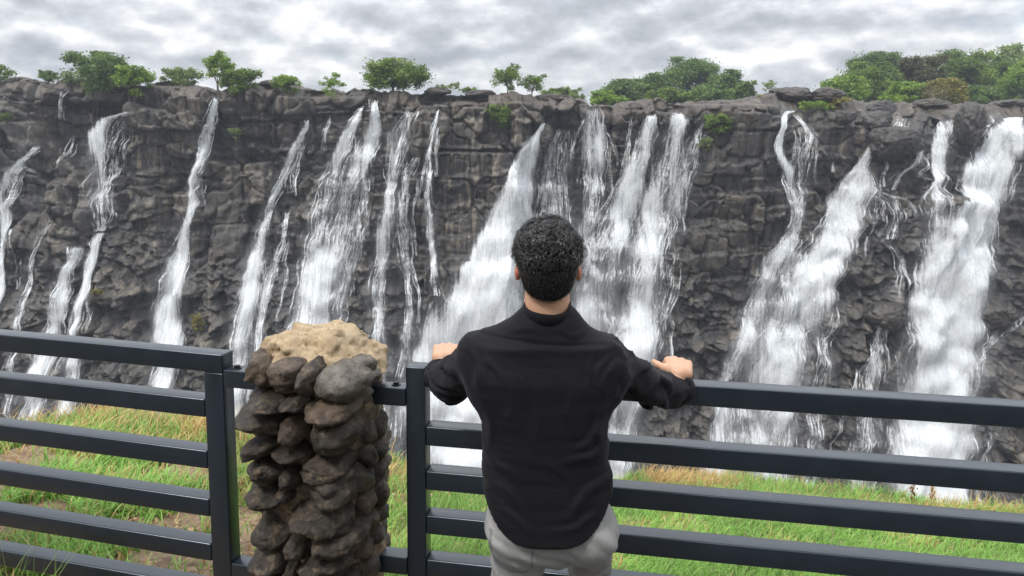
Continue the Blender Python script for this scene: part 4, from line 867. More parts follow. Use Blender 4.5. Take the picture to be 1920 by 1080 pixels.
    for (i0, i1) in ((0, 1), (1, 2), (2, 0)): ff.append(np.stack([idx[:, :-1, i0], idx[:, 1:, i0], idx[:, 1:, i1], idx[:, :-1, i1]], -1).reshape(-1, 4))
    # short hairs that soften the nape and the sides
    low_ = np.where((cz < -.015) & (co[:, 1] < HY + .045))[0]; pk = rng.choice(low_, 9000); q0 = co[pk] + rng.normal(0, .0022, (9000, 3)); n0 = q0 - C0; n0 /= np.linalg.norm(n0, axis=1)[:, None]
    dn_ = np.array([0, 0, -1.0]) - n0 * (-n0[:, 2:3]); dn_ /= np.linalg.norm(dn_, axis=1)[:, None] + 1e-6; dn_ = dn_ + rng.normal(0, .22, (9000, 3)); ln_ = rng.uniform(.003, .008, (9000, 1)); sd2 = np.cross(dn_, n0) * .0006
    e0 = q0 + n0 * .0002; e1_ = q0 + dn_ * ln_ + n0 * ln_ * .22; sv = np.stack([e0 - sd2, e0 + sd2, e1_], 1).reshape(-1, 3)
    pmesh('stubble', sv, np.arange(27000).reshape(-1, 3), m_h, hb)
    cu = pmesh('curls', vv, np.concatenate(ff), m_h, hb)
build_person()
# ------------------------------------------------------------------ trees and bushes along the rim
def leaf_mat(name, c0, c1, c2):
    m, t, b = mat(name, .55); L = t.links.new; at = N(t, 'ShaderNodeAttribute', attribute_name='tint').outputs['Fac']
    c = ramp(t, [(0, c0), (.5, c1), (1, c2)], at); L(c, b.inputs['Base Color']); b.inputs['Specular IOR Level'].default_value = .25
    tr = N(t, 'ShaderNodeBsdfTranslucent'); L(c, tr.inputs[0]); mx = N(t, 'ShaderNodeMixShader'); mx.inputs[0].default_value = .35
    L(b.outputs[0], mx.inputs[1]); L(tr.outputs[0], mx.inputs[2]); L(mx.outputs[0], t.nodes['Material Output'].inputs[0]); return m
M_LEAF = dict(mid=leaf_mat('leaves_mid', (.06, .10, .025), (.15, .23, .045), (.28, .38, .08)), bright=leaf_mat('leaves_bright', (.09, .16, .025), (.21, .33, .05), (.36, .48, .09)),
              pale=leaf_mat('leaves_pale', (.11, .16, .05), (.22, .30, .10), (.36, .43, .17)), dark=leaf_mat('leaves_dark', (.055, .095, .032), (.14, .22, .06), (.27, .38, .11)),
              brown=leaf_mat('leaves_brown', (.06, .06, .028), (.12, .125, .055), (.20, .20, .09)), yellow=leaf_mat('leaves_yellow', (.14, .13, .03), (.27, .24, .06), (.38, .33, .10)))
m_bark, t, b = mat('bark', .85, (.10, .08, .062)); m_dry, t, b = mat('dry_wood', .85, (.26, .21, .16))
def tube(V, Fc, a, b, ra, rb, n=5, bend=0):
    a = np.array(a, float); b = np.array(b, float); d = b - a; L_ = np.linalg.norm(d) + 1e-9; d /= L_
    s = np.cross(d, [0, 1., .2]); s /= np.linalg.norm(s) + 1e-9; q = np.cross(d, s); base = sum(len(x) for x in V); K = 4; vs = []
    for k in range(K):
        u = k / (K - 1); c = a + (b - a) * u + s * bend * L_ * math.sin(math.pi * u); r = ra + (rb - ra) * u
        for j in range(n): vs.append(c + r * (math.cos(2 * math.pi * j / n) * s + math.sin(2 * math.pi * j / n) * q))
    V.append(np.array(vs)); 
    for k in range(K - 1):
        for j in range(n): Fc.append((base + k * n + j, base + k * n + (j + 1) % n, base + (k + 1) * n + (j + 1) % n, base + (k + 1) * n + j))
def plant(name, cat, label, group, box, Y, kind, leaf, dens=1.0, clumps=None, spread=.5, trunk=.10, open_=0.0, limbs=True, wood=None, seed=0):
    """box: photo px (x0, y0, x1, y1) of the whole plant, standing at depth Y"""
    x0, y0, x1, y1 = box; cx = (x0 + x1) / 2; base = np.array(P(cx, y1, Y)); top = np.array(P(cx, y0, Y)); wd = P(x1, y1, Y).x - P(x0, y1, Y).x; ht = top[2] - base[2]
    rng = np.random.default_rng(abs(seed + int(x0) * 3 + int(y0))); root = empty(name, tuple(base)); tag(root, label, cat, group)
    TV, TF, C = [], [], []
    n = clumps or int(14 + wd * 1.6)
    tr0 = np.array([0, 0, -.5]); hub = np.array([rng.uniform(-.08, .08) * wd, 0, ht * (.22 if limbs else .08)])
    tube(TV, TF, tr0, hub, trunk * 1.3, trunk, bend=.05)
    nl = 6 if limbs else 9; ends = []
    for k in range(nl):
        a = 2 * math.pi * (k + rng.random() * .7) / nl; rr = rng.uniform(.25, .62) * wd * .5
        e = np.array([math.cos(a) * rr, math.sin(a) * rr * .8, ht * rng.uniform(.5, .86)]); tube(TV, TF, hub, e, trunk * .6, trunk * .22, bend=rng.uniform(-.12, .12)); ends.append(e)
        for _ in range(2):
            e2 = e + np.array([rng.uniform(-.22, .22) * wd, rng.uniform(-.15, .15) * wd, rng.uniform(0, .16) * ht]); tube(TV, TF, hub * .4 + e * .6, e2, trunk * .25, trunk * .08, n=4); ends.append(e2)
    for k in range(n):
        for _ in range(30):
            q = rng.uniform(-1, 1, 3)
            if np.linalg.norm(q) < 1 and (np.linalg.norm(q) > .35 or rng.random() < .4): break
        zz = .5 + .47 * q[2]; shape = (.72 + .28 * math.sin(math.pi * min(zz * 1.1, 1))) * (1.0 if (zz > .3 or (cat == 'tree' and not limbs)) else .5 + zz * 1.6)
        C.append((np.array([q[0] * wd * .5 * shape, q[1] * wd * .42 * shape, ht * ((.10 if limbs or cat != 'tree' else -.04) + (.88 if limbs or cat != 'tree' else 1.0) * zz)]), rng.uniform(.10, .20) * min(wd, ht * 1.6) * (.6 + .4 * rng.random())))
    for e in ends: C.append((e, .11 * min(wd, ht * 1.4)))
    LP, LT = [], []
    for c, r in C:
        m_ = max(8, int(dens * 26 * (r / leaf) ** 1.6)); m_ = min(m_, 420)
        d = rng.normal(0, .5, (m_, 3)); d[:, 2] *= .72; LP.append(c + d * r); LT.append(np.clip(.45 + rng.normal(0, .22, m_) + .25 * (rng.random() - .5) * 2, 0, 1))
    LP = np.concatenate(LP); LT = np.concatenate(LT); k_ = LP[:, 2] > -.08 * ht; LP, LT = LP[k_], LT[k_]; m_ = len(LP)
    LP[:, 2] = np.minimum(LP[:, 2], ht * 1.02)
    a = rng.normal(size=(m_, 3)); a[:, 2] *= .6; a /= np.linalg.norm(a, axis=1)[:, None]; bb = np.cross(a, rng.normal(size=(m_, 3))); bb /= np.linalg.norm(bb, axis=1)[:, None]; sz = leaf * rng.uniform(.55, 1.25, m_)[:, None]
    V = np.stack([LP - a * sz, LP - bb * sz * .42, LP + a * sz, LP + bb * sz * .42], 1).reshape(-1, 3)
    if m_:
        cr = mesh('crown' if cat == 'tree' else 'foliage', V, np.arange(m_ * 4).reshape(-1, 4), M_LEAF[kind], root); attr(cr, 'tint', np.repeat(LT, 4))
    mesh('trunk' if cat == 'tree' else 'stem', np.concatenate(TV), TF, wood or m_bark, root, smooth=True)
    return root
G1, G2, G3 = 'trees and bushes on the cliff rim', 'trees of the wood behind the right rim', 'bushes clinging to the cliff face'
plant('tree', 'tree', 'tree cut by the left edge of the photo, on the rim', G1, (-70, 112, 16, 165), 101, 'mid', .20)
plant('bush', 'bush', 'small dark bush on the rim left of the round dark tree', G1, (72, 133, 108, 163), 101, 'dark', .17, .7, limbs=False, trunk=.05)
plant('tree', 'tree', 'round dark green tree with roots trailing down the cliff, near the left rim', G1, (132, 99, 252, 180), 99.5, 'dark', .20, .95, clumps=34, trunk=.20)
plant('bush', 'bush', 'spreading light green bush touching the right side of the round dark tree', G1, (215, 126, 293, 180), 98.6, 'bright', .19, .9, limbs=False, trunk=.08)
plant('bush', 'bush', 'low rounded pale olive bush left of the tall airy tree', G1, (305, 128, 382, 168), 103, 'pale', .19, .9, limbs=False, trunk=.07)
plant('tree', 'tree', 'tall bright airy tree leaning left above the single tall thread of water', G1, (382, 97, 442, 176), 99.5, 'bright', .20, .8, clumps=20, trunk=.12)
plant('bush', 'bush', 'low bright skirt of leaves at the right foot of the tall airy tree', G1, (410, 128, 486, 182), 98.8, 'mid', .19, .85, limbs=False, trunk=.07)
plant('bush', 'bush', 'small spiky green bush right of the tall airy tree', G1, (512, 142, 567, 178), 99.4, 'bright', .16, .9, limbs=False, trunk=.05)
plant('sapling', 'tree', 'slender young sapling with few leaves on the rim above the twin fall', G1, (602, 135, 646, 186), 99.2, 'bright', .15, .45, clumps=12, trunk=.04)
plant('tree', 'tree', 'broad round yellow green tree standing above the curtain of fine strands', G1, (674, 113, 802, 178), 103, 'mid', .20, 1.1, clumps=38, trunk=.16)
plant('bush', 'bush', 'thin grassy tuft right of the broad round tree', G1, (812, 156, 872, 178), 103, 'pale', .14, .4, limbs=False, trunk=.03, clumps=9)
plant('bush', 'bush', 'tiny dark green bush left of the airy pair of trees', G1, (862, 164, 902, 180), 104, 'mid', .15, .8, limbs=False, trunk=.03, clumps=8)
plant('tree', 'tree', 'open thin crowned tree with bare twigs, left one of the airy pair', G1, (920, 120, 982, 182), 102, 'mid', .18, .42, clumps=20, trunk=.10)
plant('tree', 'tree', 'smaller brownish green tree, right one of the airy pair', G1, (972, 139, 1024, 182), 102.5, 'mid', .18, .42, clumps=14, trunk=.08)
plant('bush', 'bush', 'far off low green bush behind the rim right of the airy pair', G1, (1014, 164, 1098, 194), 118, 'pale', .24, 1.0, limbs=False, trunk=.06)
plant('sapling', 'tree', 'faint leafless looking sapling on the hump of rocks', G1, (1424, 151, 1458, 190), 108, 'pale', .13, .28, clumps=8, trunk=.03)
plant('bush', 'bush', 'tuft of straw coloured grass at the left foot of the hump of rocks', G1, (1412, 178, 1442, 212), 101, 'yellow', .16, .9, limbs=False, trunk=.03, clumps=9)
for i, (bx, Y, k, lab) in enumerate([((1108,172,1172,202),124,'bright','lowest brightest bush at the left end of the middle wood'),((1130,150,1205,202),138,'dark','dark shrubby tree climbing left of the tall dome in the middle wood'),
        ((1185,138,1262,202),146,'dark','bushy tree left of the tall dome in the middle wood'),((1240,110,1352,200),150,'dark','tall domed tree at the top of the middle wood'),
        ((1210,165,1300,202),130,'mid','lighter rounded bush in front of the domed tree'),((1320,133,1395,202),146,'dark','tree on the right shoulder of the middle wood'),((1290,160,1372,204),132,'dark','dense dark bush low in the middle wood'),((1372,152,1418,204),140,'mid','right end tree of the middle wood')]):
    plant('tree', 'tree', lab, 'trees of the wood behind the middle rim', bx, Y, k, .27, 1.7, clumps=44, trunk=.14, limbs=False)
for i, (bx, Y, k, lab) in enumerate([((1548,148,1612,200),128,'bright','bright low tree at the left end of the right hand wood'),((1585,122,1685,204),136,'mid','wide mid green tree below the flat topped one'),((1600,103,1682,170),150,'dark','flat topped dark tree poking above the left of the right hand wood'),
        ((1680,103,1752,205),140,'brown','brownish creeper covered tree in the right hand wood'),((1745,97,1850,205),146,'mid','tallest fresh green tree of the right hand wood'),((1660,158,1725,208),126,'bright','small bright rounded tree before the creeper covered one'),
        ((1835,112,1900,205),150,'mid','green tree just right of the tallest one'),((1862,86,1915,160),158,'pale','thin pale tree poking above the wood near the right edge'),((1880,106,1975,212),138,'bright','big green tree cut by the right edge of the photo'),
        ((1735,152,1795,200),124,'yellow','yellowing bush before the tallest tree'),((1790,165,1860,205),128,'dark','dark low bush under the tallest tree'),((1950,95,2080,210),140,'mid','tree beyond the right edge')]):
    plant('tree', 'tree', lab, G2, (bx[0] - 10, bx[1] - 3, bx[2] + 10, bx[3]), Y, k, .26, 1.7 if k != 'pale' else .5, clumps=44, trunk=.14, limbs=False)
plant('dead_bush', 'bush', 'tangle of bare grey branches in front of the right hand wood', G1, (1715, 160, 1790, 205), 108, 'brown', .14, .10, clumps=4, trunk=.09, wood=m_dry)
plant('bush', 'bush', 'low dry golden grass clump on the stepped rocks right of the looping cascade', G1, (1540, 182, 1605, 206), 103, 'yellow', .15, .8, limbs=False, trunk=.03, clumps=12)
plant('bush', 'bush', 'green and gold moss patch on the ledge right of the looping cascade', G1, (1500, 190, 1560, 215), 101, 'bright', .13, .7, limbs=False, trunk=.02, clumps=10)
def facebush(lab, box, kind, leaf=.17, dens=.9, cl=14):
    h = hit((box[0] + box[2]) / 2, (box[1] + box[3]) / 2)
    plant('bush', 'bush', lab, G3, box, h.y - .35, kind, leaf, dens, clumps=cl, limbs=False, trunk=.04)
facebush('leafy bush hanging on the smooth wall left of the thick white torrent', (914, 193, 968, 246), 'mid', cl=22)
facebush('drooping green bush on the cliff right of the widest central fall', (1312, 214, 1374, 252), 'mid', cl=14)
facebush('small round pale bush just below the drooping one', (1306, 258, 1338, 292), 'pale', cl=10)
facebush('faint green tuft on the cliff right of the single tall thread', (428, 240, 458, 264), 'pale', .13, .6, 8)
facebush('faint green plant on the cliff near the left edge', (2, 212, 22, 238), 'mid', .13, .7, 6)
facebush('upright yellow green fern on the wet rock left of the pillar', (358, 588, 384, 645), 'yellow', .14, .8, 9)
facebush('tiny yellow green sprig between the two left lower falls', (172, 542, 192, 558), 'yellow', .12, .8, 5)
# roots trailing from the round tree
rt = []; rf = []
for k in range(16):
    a = hit(170 + k * 5.5, 172 + (k % 4) * 3); c = hit(160 + k * 6 + (k * 37 % 11) - 5, 205 + (k * 53 % 40)); tube(rt, rf, (a.x, a.y - .25, a.z), (c.x, c.y - .2, c.z), .05, .02, n=4, bend=.1 * math.sin(k * 3))
ro = mesh('hanging_roots', np.concatenate(rt), rf, m_bark); tag(ro, 'tangle of roots hanging down the hollow under the round dark tree', 'roots')

# ------------------------------------------------------------------ near ground: bank of grass dropping to the gorge
_edge = [(-400,800),(-200,795),(0,778),(120,778),(200,772),(400,790),(450,806),(740,862),(860,912),(1000,912),(1180,888),(1300,886),(1500,905),(1700,925),(1920,952),(2200,985),(2500,1010)]
def slope_at(x): return .12 + .14 * sstep(-1.2, .6, x)
def gz0(x, y):
    d = np.maximum(y - 2.9, 0); return -slope_at(x) * d * sstep(0, 1.2, d + .3) + .035 * fbm(x * 1.3, y * 1.3, seed=701, oct=3) * sstep(2.3, 3.2, y) + .004 * fbm(x * 7, y * 7, seed=702, oct=2)
EX, EY = [], []
for (a, c) in _edge:
    d = ray(a, c); k = 2.0
    while k < 14:
        x, y, z = d.x * k, d.y * k, CAMZ + d.z * k
        if z < float(gz0(np.array([x]), np.array([y]))[0]) + .03: break
        k += .02
    EX.append(d.x * k); EY.append(d.y * k)
EX, EY = np.array(EX), np.array(EY)
def edgeY(x): return np.interp(x, EX, EY) + .10 * fbm(np.asarray(x) * 1.1, np.asarray(x) * 0, seed=711, oct=3)
def gz(x, y):
    z = gz0(x, y); e = edgeY(x); q = np.maximum(y - e, 0)
    return z - .9 * q - .5 * np.maximum(q - .3, 0) + .0 * q
m_soil, t, b = mat('soil', .95); L = t.links.new; tc = N(t, 'ShaderNodeTexCoord')
n1 = N(t, 'ShaderNodeTexNoise', i_Scale=2.3, i_Detail=8, i_Roughness=.7); L(tc.outputs['Object'], n1.inputs[0]); n2 = N(t, 'ShaderNodeTexNoise', i_Scale=30, i_Detail=8, i_Roughness=.7); L(tc.outputs['Object'], n2.inputs[0])
c = mixc(t, ramp(t, [(.4, 0), (.6, 1)], n1.outputs[0]), (.14, .09, .055), (.27, .19, .12)); c = mixc(t, ramp(t, [(.5, 0), (.7, .8)], n2.outputs[0]), c, (.38, .29, .19)); L(c, b.inputs['Base Color'])
bp = N(t, 'ShaderNodeBump', i_Strength=.8, i_Distance=.02); L(n2.outputs[0], bp.inputs['Height']); L(bp.outputs[0], b.inputs['Normal'])
xs = np.concatenate([np.linspace(-120, -8, 30), np.arange(-7.9, 8, .07), np.linspace(8.1, 120, 30)]); ys = np.concatenate([np.linspace(-60, 0, 20), np.arange(.1, 9.5, .07), 9.5 + np.cumsum(np.linspace(.3, 1.2, 26))])
Xn, Yn = np.meshgrid(xs, ys, indexing='xy'); Zn = gz(Xn, Yn); Zn = np.maximum(Zn, -104)
Zn = np.where(Yn > 12, np.maximum(Zn - (Yn - 12) * 4.0 + .5 * fbm(Xn * .5, Yn * .5, seed=5), -104), Zn)
g_ = mesh('ground', np.stack([Xn, Yn, Zn], -1), gridfaces(*Xn.shape), m_soil, smooth=True); tag(g_, kind='structure')
m_pv, t, b = mat('added_grey_paving', .85); L = t.links.new; tc = N(t, 'ShaderNodeTexCoord'); n1 = N(t, 'ShaderNodeTexNoise', i_Scale=3, i_Detail=10, i_Roughness=.7); L(tc.outputs['Object'], n1.inputs[0]); L(mixc(t, n1.outputs[0], (.05, .05, .05), (.13, .125, .12)), b.inputs['Base Color'])
xv = np.linspace(-9, 9, 181); yv = np.concatenate([[-9], np.linspace(-6, 1.6, 40)]); Xv, Yv = np.meshgrid(xv, yv, indexing='xy'); Yv = np.where(Yv > 1.5, Yv + .04 * fbm(Xv * 2, Yv, seed=77), Yv); pv = mesh('added_paving', np.stack([Xv, Yv + .55, .03 + 0 * Xv], -1), gridfaces(*Xv.shape), m_pv, smooth=True); tag(pv, kind='structure')  # unseen grey paving added to keep brown soil out of the fence's reflections
# river at the bottom of the gorge
m_riv, t, b = mat('gorge_river', .25, (.30, .34, .33)); n1 = N(t, 'ShaderNodeTexNoise', i_Scale=.4, i_Detail=8); t.links.new(N(t, 'ShaderNodeTexCoord').outputs['Object'], n1.inputs[0]); t.links.new(mixc(t, ramp(t, [(.45, 0), (.6, 1)], n1.outputs[0]), (.10, .13, .12), (.7, .72, .72)), b.inputs['Base Color'])
xr_ = np.linspace(-200, 200, 81); yr_ = np.linspace(14, 100, 30); Xr, Yr = np.meshgrid(xr_, yr_); rv_ = mesh('water', np.stack([Xr, Yr, -92 + .3 * fbm(Xr * .2, Yr * .2, seed=3)], -1), gridfaces(*Xr.shape), m_riv, smooth=True); tag(rv_, kind='structure')
# grass blades
m_gr, t, b = mat('grass_blades', .5); at = N(t, 'ShaderNodeAttribute', attribute_name='col').outputs['Color']; t.links.new(at, b.inputs['Base Color']); b.inputs['Specular IOR Level'].default_value = .3
tr = N(t, 'ShaderNodeBsdfTranslucent'); t.links.new(at, tr.inputs[0]); mx = N(t, 'ShaderNodeMixShader'); mx.inputs[0].default_value = .35; t.links.new(b.outputs[0], mx.inputs[1]); t.links.new(tr.outputs[0], mx.inputs[2]); t.links.new(mx.outputs[0], t.nodes['Material Output'].inputs[0])
def grow(name, x, y, hgt, wid, colr, lean, label, cat, seed=1, K=4):
    rng = np.random.default_rng(seed); n = len(x); z = gz(x, y) - .005; a = rng.uniform(0, 2 * np.pi, n); la = rng.uniform(.25, 1.0, n) * lean
    dx, dy = np.cos(a) * la, np.sin(a) * la; px_, py_ = -np.sin(a + .6), np.cos(a + .6); u = np.linspace(0, 1, K)[None, :]
    cxx = x[:, None] + dx[:, None] * hgt[:, None] * u ** 1.8; cyy = y[:, None] + dy[:, None] * hgt[:, None] * u ** 1.8; czz = z[:, None] + hgt[:, None] * (u - .28 * la[:, None] * u ** 3)
    w_ = wid[:, None] * (1 - u ** 1.6 * .95) * .5
    V = np.stack([np.stack([cxx - px_[:, None] * w_, cyy - py_[:, None] * w_, czz], -1), np.stack([cxx + px_[:, None] * w_, cyy + py_[:, None] * w_, czz], -1)], 2).reshape(-1, 3)
    idx = np.arange(n * K * 2).reshape(n, K, 2); ff = np.stack([idx[:, :-1, 0], idx[:, 1:, 0], idx[:, 1:, 1], idx[:, :-1, 1]], -1).reshape(-1, 4)
    o = mesh(name, V, ff, m_gr, smooth=True); cc = np.concatenate([np.repeat(colr, K * 2, axis=0), np.ones((n * K * 2, 1))], 1)
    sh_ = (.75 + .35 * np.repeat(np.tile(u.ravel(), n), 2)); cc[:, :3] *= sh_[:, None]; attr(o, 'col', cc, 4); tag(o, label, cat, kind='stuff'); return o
def scatter(n, seed):
    rng = np.random.default_rng(seed); y = rng.uniform(2.75, 9.5, n * 3); x = rng.uniform(-.80, .80, n * 3) * (y + .8); k = (y < edgeY(x) + .25); return x[k][:n], y[k][:n], rng
def build_grass():
    x, y, rng = scatter(120000, 3); e = edgeY(x); n = len(x)
    lf = 1 - sstep(-1.3, -.35, x)                      # left bank: coarser, drier, with bare soil
    pn = fbm(x * 1.5, y * 1.5, seed=721, oct=3); pn2 = fbm(x * 4, y * 4, seed=722, oct=2)
    rim_ = sstep(-1.1, -.1, y - e)                                    # close to the edge
    dry = np.clip(rim_ * (.8 * sstep(.3, 1.2, x) * (.15 + 1.0 * sstep(-.3, .35, pn + .4 * pn2)) + .15 * lf) + .45 * lf * sstep(-.1, .5, pn) + .35 * sstep(.25, .7, pn2) + .15 * lf, 0, 1)
    bare = lf * np.clip(sstep(-.25, .2, pn + .5 * pn2) * .93 + .75 * sstep(-2.0, -1.3, x) * (1 - sstep(3.6, 4.3, y)) + .8 * (1 - sstep(.22, .45, np.hypot((x + .85) / 1.2, (y - 3.5) / 1.4))), 0, .97)
    keep = rng.random(n) > bare; x, y, dry, lf, rim_, pn2 = [q[keep] for q in (x, y, dry, lf, rim_, pn2)]; n = len(x)
    isdry = rng.random(n) < dry * .85; v = rng.random(n)[:, None]
    green = np.array([.15, .33, .05]) * (1 - v) + np.array([.38, .62, .16]) * v; tan_ = np.array([.42, .25, .09]) * (1 - v) + np.array([.66, .50, .24]) * v
    c = np.where(isdry[:, None], tan_, green) * (1 + .25 * pn2[:, None])
    h = rng.uniform(.035, .10, n) * (1 + .5 * lf) * (1 + .5 * isdry * rim_); wd = rng.uniform(.0035, .007, n) * (1 + .9 * lf)
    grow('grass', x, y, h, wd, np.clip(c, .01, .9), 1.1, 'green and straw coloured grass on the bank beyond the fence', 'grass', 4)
    # seeds and long dry stalks near the edge
    x, y, rng = scatter(30000, 9); e = edgeY(x); k = (y > e - .55) & (rng.random(len(x)) < .09 * sstep(.2, .9, x) * sstep(-.25, .3, fbm(x * 1.4, y, seed=733, oct=2)) * 2 + .03 * (x < -.9)) ; x, y = x[k], y[k]; n = len(x); v = rng.random(n)[:, None]
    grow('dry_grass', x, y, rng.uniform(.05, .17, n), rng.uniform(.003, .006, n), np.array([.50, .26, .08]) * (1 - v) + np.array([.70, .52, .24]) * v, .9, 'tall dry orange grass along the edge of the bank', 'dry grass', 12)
    # dead leaves
    rng = np.random.default_rng(8); n = 1500; x = rng.normal(-1.15, .55, n); y = rng.uniform(2.8, 5.5, n); s = rng.uniform(.008, .022, n); a = rng.uniform(0, 6.3, n); zz = gz(x, y) + rng.uniform(.004, .03, n); t_ = rng.uniform(-.6, .6, n)
    dv = lambda q, r: np.stack([x + np.cos(a + q) * s * r, y + np.sin(a + q) * s * r, zz + np.sin(q + t_) * s * r * .5], -1)
    V = np.stack([dv(0, 1.3), dv(1.2, .6), dv(3.14, 1.3), dv(4.3, .6)], 1).reshape(-1, 3); o = mesh('leaf_litter', V, np.arange(n * 4).reshape(-1, 4), m_gr)
    v = rng.random(n)[:, None]; cc = np.array([.30, .15, .07]) * (1 - v) + np.array([.55, .40, .24]) * v; attr(o, 'col', np.concatenate([np.repeat(cc, 4, 0), np.ones((n * 4, 1))], 1), 4); tag(o, 'dead brown leaves scattered on the soil by the pillar', 'leaf litter', kind='stuff')
    # near side tuft at the lower left corner
    rng = np.random.default_rng(31); n = 70; p = P(15, 1150, 2.62); x = rng.normal(p.x + .0, .09, n); y = rng.normal(2.62, .06, n); v = rng.random(n)[:, None]
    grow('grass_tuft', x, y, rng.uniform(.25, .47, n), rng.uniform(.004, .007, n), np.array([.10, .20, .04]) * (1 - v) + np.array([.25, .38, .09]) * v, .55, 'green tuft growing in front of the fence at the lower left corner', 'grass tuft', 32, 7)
build_grass()
m_st, t, b = mat('dry_stalk', .8, (.40, .27, .13)); m_st2, t, b = mat('dark_seed_stalk', .8, (.20, .10, .05))
def stalk(lab, px0, py0, px1, py1, heads, m_, r=.0018):
    d = ray(px0, py0); k = 2.6
    while k < 12:
        q = d * k
        if CAMZ + q.z < float(gz(np.array([q.x]), np.array([q.y]))[0]): break
        k += .01
    Y = d.y * k; a = np.array(P(px0, py0, Y)); b_ = np.array(P(px1, py1, Y - .05)); o = empty('dry_stalk', tuple(a)); tag(o, lab, 'dry stalk', 'dry stalks standing in the grass')
    V, Fc = [], []; tube(V, Fc, a * 0 - (0, 0, .01), b_ - a, r, r * .6, n=5, bend=.04); mesh('stem', np.concatenate(V), Fc, m_, o, smooth=True)
    if heads:
        V, Fc = [], []; rng = np.random.default_rng(int(px0))
        for i in range(heads):
            if heads < 12: V, Fc = [], []
            u = rng.uniform(.35, 1.0); c = (b_ - a) * u + rng.normal(0, .008, 3); base = sum(len(q) for q in V); s = rng.uniform(.004, .009)
            V.append(c + s * np.array([(1, 0, 0), (-1, 0, 0), (0, 1, 0), (0, -1, 0), (0, 0, 1.5), (0, 0, -1.5)])); Fc += [tuple(base + j for j in f) for f in ((0, 2, 4), (2, 1, 4), (1, 3, 4), (3, 0, 4), (2, 0, 5), (1, 2, 5), (3, 1, 5), (0, 3, 5))]
            if heads < 12: mesh('seed_head', np.concatenate(V), Fc, m_, o)
        if heads >= 12: mesh('seed_head', np.concatenate(V), Fc, m_, o)
for s in [('dark upright seed stalk, left of the two clusters between the third and second rails', 1710, 950, 1712, 905, 26, m_st2), ('rust brown seed stalk right of the dark upright one', 1748, 955, 1750, 905, 34, m_st), ('thin bare red brown stalk in the green grass right of the man', 1471, 1030, 1472, 965, 0, m_st2),
          ('curled dead weed head above the rail before the foaming big fall', 1714, 910, 1716, 848, 9, m_st), ('long straw blade leaning left below the top rail', 1560, 900, 1545, 795, 0, m_st), ('straw blade leaning left at the far right under the top rail', 1935, 930, 1895, 805, 0, m_st), ('fine stalk with brown crown left of the long straw blade', 1518, 900, 1512, 832, 8, m_st)]: stalk(*s)

# ------------------------------------------------------------------ unseen wood added behind the viewpoint to darken the foreground
rng = np.random.default_rng(90); n = 15000; cx_ = rng.uniform(-15, 15, 90); cy_ = rng.uniform(-8.5, -5.2, 90); cz_ = rng.uniform(.8, 7.2, 90); q = rng.integers(0, 90, n)
LP = np.stack([cx_[q], cy_[q], cz_[q]], 1) + rng.normal(0, .75, (n, 3)); LP[:, 2] = np.maximum(LP[:, 2], .1); a = rng.normal(size=(n, 3)); a /= np.linalg.norm(a, axis=1)[:, None]; bb = np.cross(a, rng.normal(size=(n, 3))); bb /= np.linalg.norm(bb, axis=1)[:, None]; sz = rng.uniform(.14, .26, n)[:, None]
wo = mesh('added_shade_wood', np.stack([LP - a * sz, LP - bb * sz * .5, LP + a * sz, LP + bb * sz * .5], 1).reshape(-1, 3), np.arange(n * 4).reshape(-1, 4), M_LEAF['dark']); attr(wo, 'tint', np.repeat(rng.uniform(.1, .7, n), 4)); tag(wo, 'unseen dark green wood added behind the viewpoint to shade the foreground', 'added_shade_wood', kind='stuff')

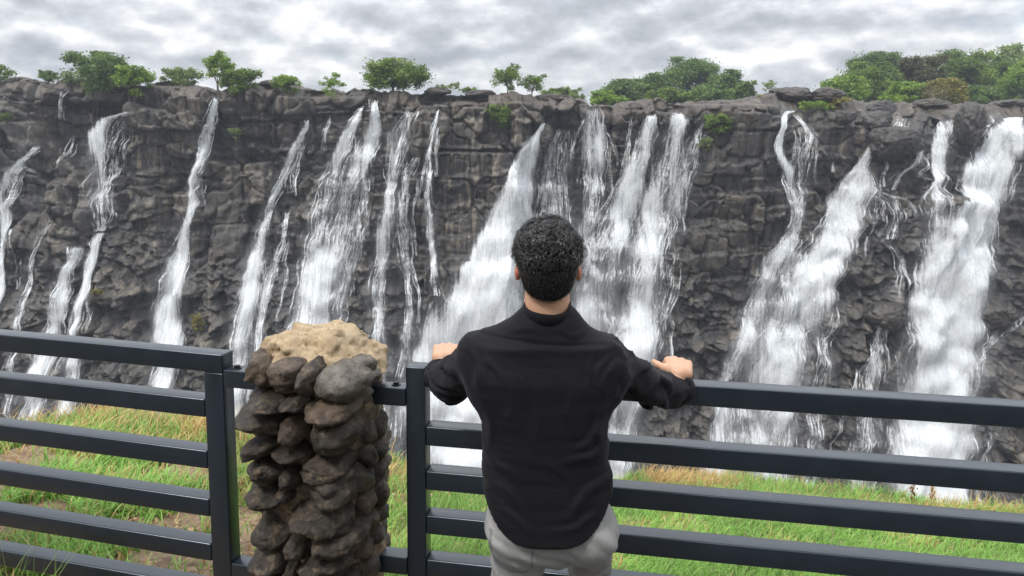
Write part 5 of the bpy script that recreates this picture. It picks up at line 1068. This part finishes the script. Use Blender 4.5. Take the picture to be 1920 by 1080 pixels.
# ------------------------------------------------------------------ separate boulders on the rim and ledges
def boulder(lab, cx, cy, w_, h_, dy, seed, bare=.1):
    hh = hit(cx, cy + h_ * .3) if cy > 215 else None; Y = (hh.y if hh else YC + dy); c = P(cx, cy, Y - (.6 if hh else 0)); s = .069 * Y / 100 * .5
    v, f = stone_mesh(w_ * s * 1.12, max(w_, h_) * s * .9, h_ * s * 1.15, seed, 5); v = v * (1 + .05 * fbm(v[:, 0] * 2.5, v[:, 1] * 2.5, v[:, 2] * 3.5, oct=3, seed=seed)[:, None] - .08 * (np.abs(vnoise(v[:, 0] * 1.3, v[:, 1] * 1.3, v[:, 2] * 1.8, seed=seed)) < .05)[:, None]); o = mesh('boulder', v, f, m_rock, smooth=False); o.location = c
    n = len(v); attr(o, 'tone', np.full(n, .35 + .3 * ((seed * 37) % 10) / 10)); attr(o, 'dry', np.full(n, bare)); attr(o, 'brown', np.full(n, .5 if cy < 200 else .15)); attr(o, 'crack', np.zeros(n)); attr(o, 'wet', np.full(n, .4 if cy > 200 else .1))
    tag(o, lab, 'boulder', 'boulders on the rim and ledges')
for i, q in enumerate([('largest dark rounded boulder on the ledge of the right hand falls', 1678, 266, 78, 56, 0), ('square dark block on top of the smaller grey one, left of the stubby spout', 1655, 204, 44, 26, 3), ('grey rounded block under the square dark one', 1648, 228, 46, 32, 0),
    ('long humped rock forming the highest point of the right rim', 1482, 179, 66, 26, 5), ('dark humped rock right of the highest rim hump', 1548, 180, 62, 26, 5), ('small pale boulder on the stepped rocks', 1588, 220, 30, 24, 0), ('upright pale stained block beside the biggest foaming fall', 1820, 232, 44, 60, 0),
    ('low dark slab on the rim at the far left', 36, 152, 50, 12, 1), ('flat dark slab just left of the round dark tree', 142, 153, 36, 8, 1.5), ('dark slab on the rim right of the spiky bush', 505, 158, 34, 12, 1), ('small wedge rock on the rim above the smooth wall', 822, 172, 40, 14, 2), ('flat stone on the rim left of the airy pair of trees', 900, 176, 50, 12, 2),
    ('low rounded rocks on the rim right of the airy pair', 1040, 184, 60, 14, 2), ('dark boulder under the water curtain left of the stepped fall', 1022, 258, 22, 42, 0), ('low boulder on the rim near the right edge', 1895, 196, 60, 18, 5), ('flat brown boulder on the right rim', 1745, 196, 60, 16, 6), ('wet boulder wrapped by foam low beside the biggest fall', 1868, 590, 60, 44, 0), ('round wet boulder low in the middle of the right cascades', 1662, 592, 66, 46, 0)]):
    boulder(*q, 700 + i * 3)
# ------------------------------------------------------------------ the damp air of the gorge
m = bpy.data.materials.new('damp_air'); m.use_nodes = True; t = m.node_tree; t.nodes.clear(); v_ = N(t, 'ShaderNodeVolumePrincipled'); v_.inputs['Color'].default_value = (.80, .88, 1.0, 1); v_.inputs['Density'].default_value = 0.0005; v_.inputs['Anisotropy'].default_value = .2
t.links.new(v_.outputs[0], N(t, 'ShaderNodeOutputMaterial').inputs['Volume'])
hz = bm_obj('haze', rbox((-260, -80, -108), (260, 520, 24), 0), m, smooth=False); tag(hz, 'thin damp air and drifting spray filling the gorge', 'haze', kind='stuff')
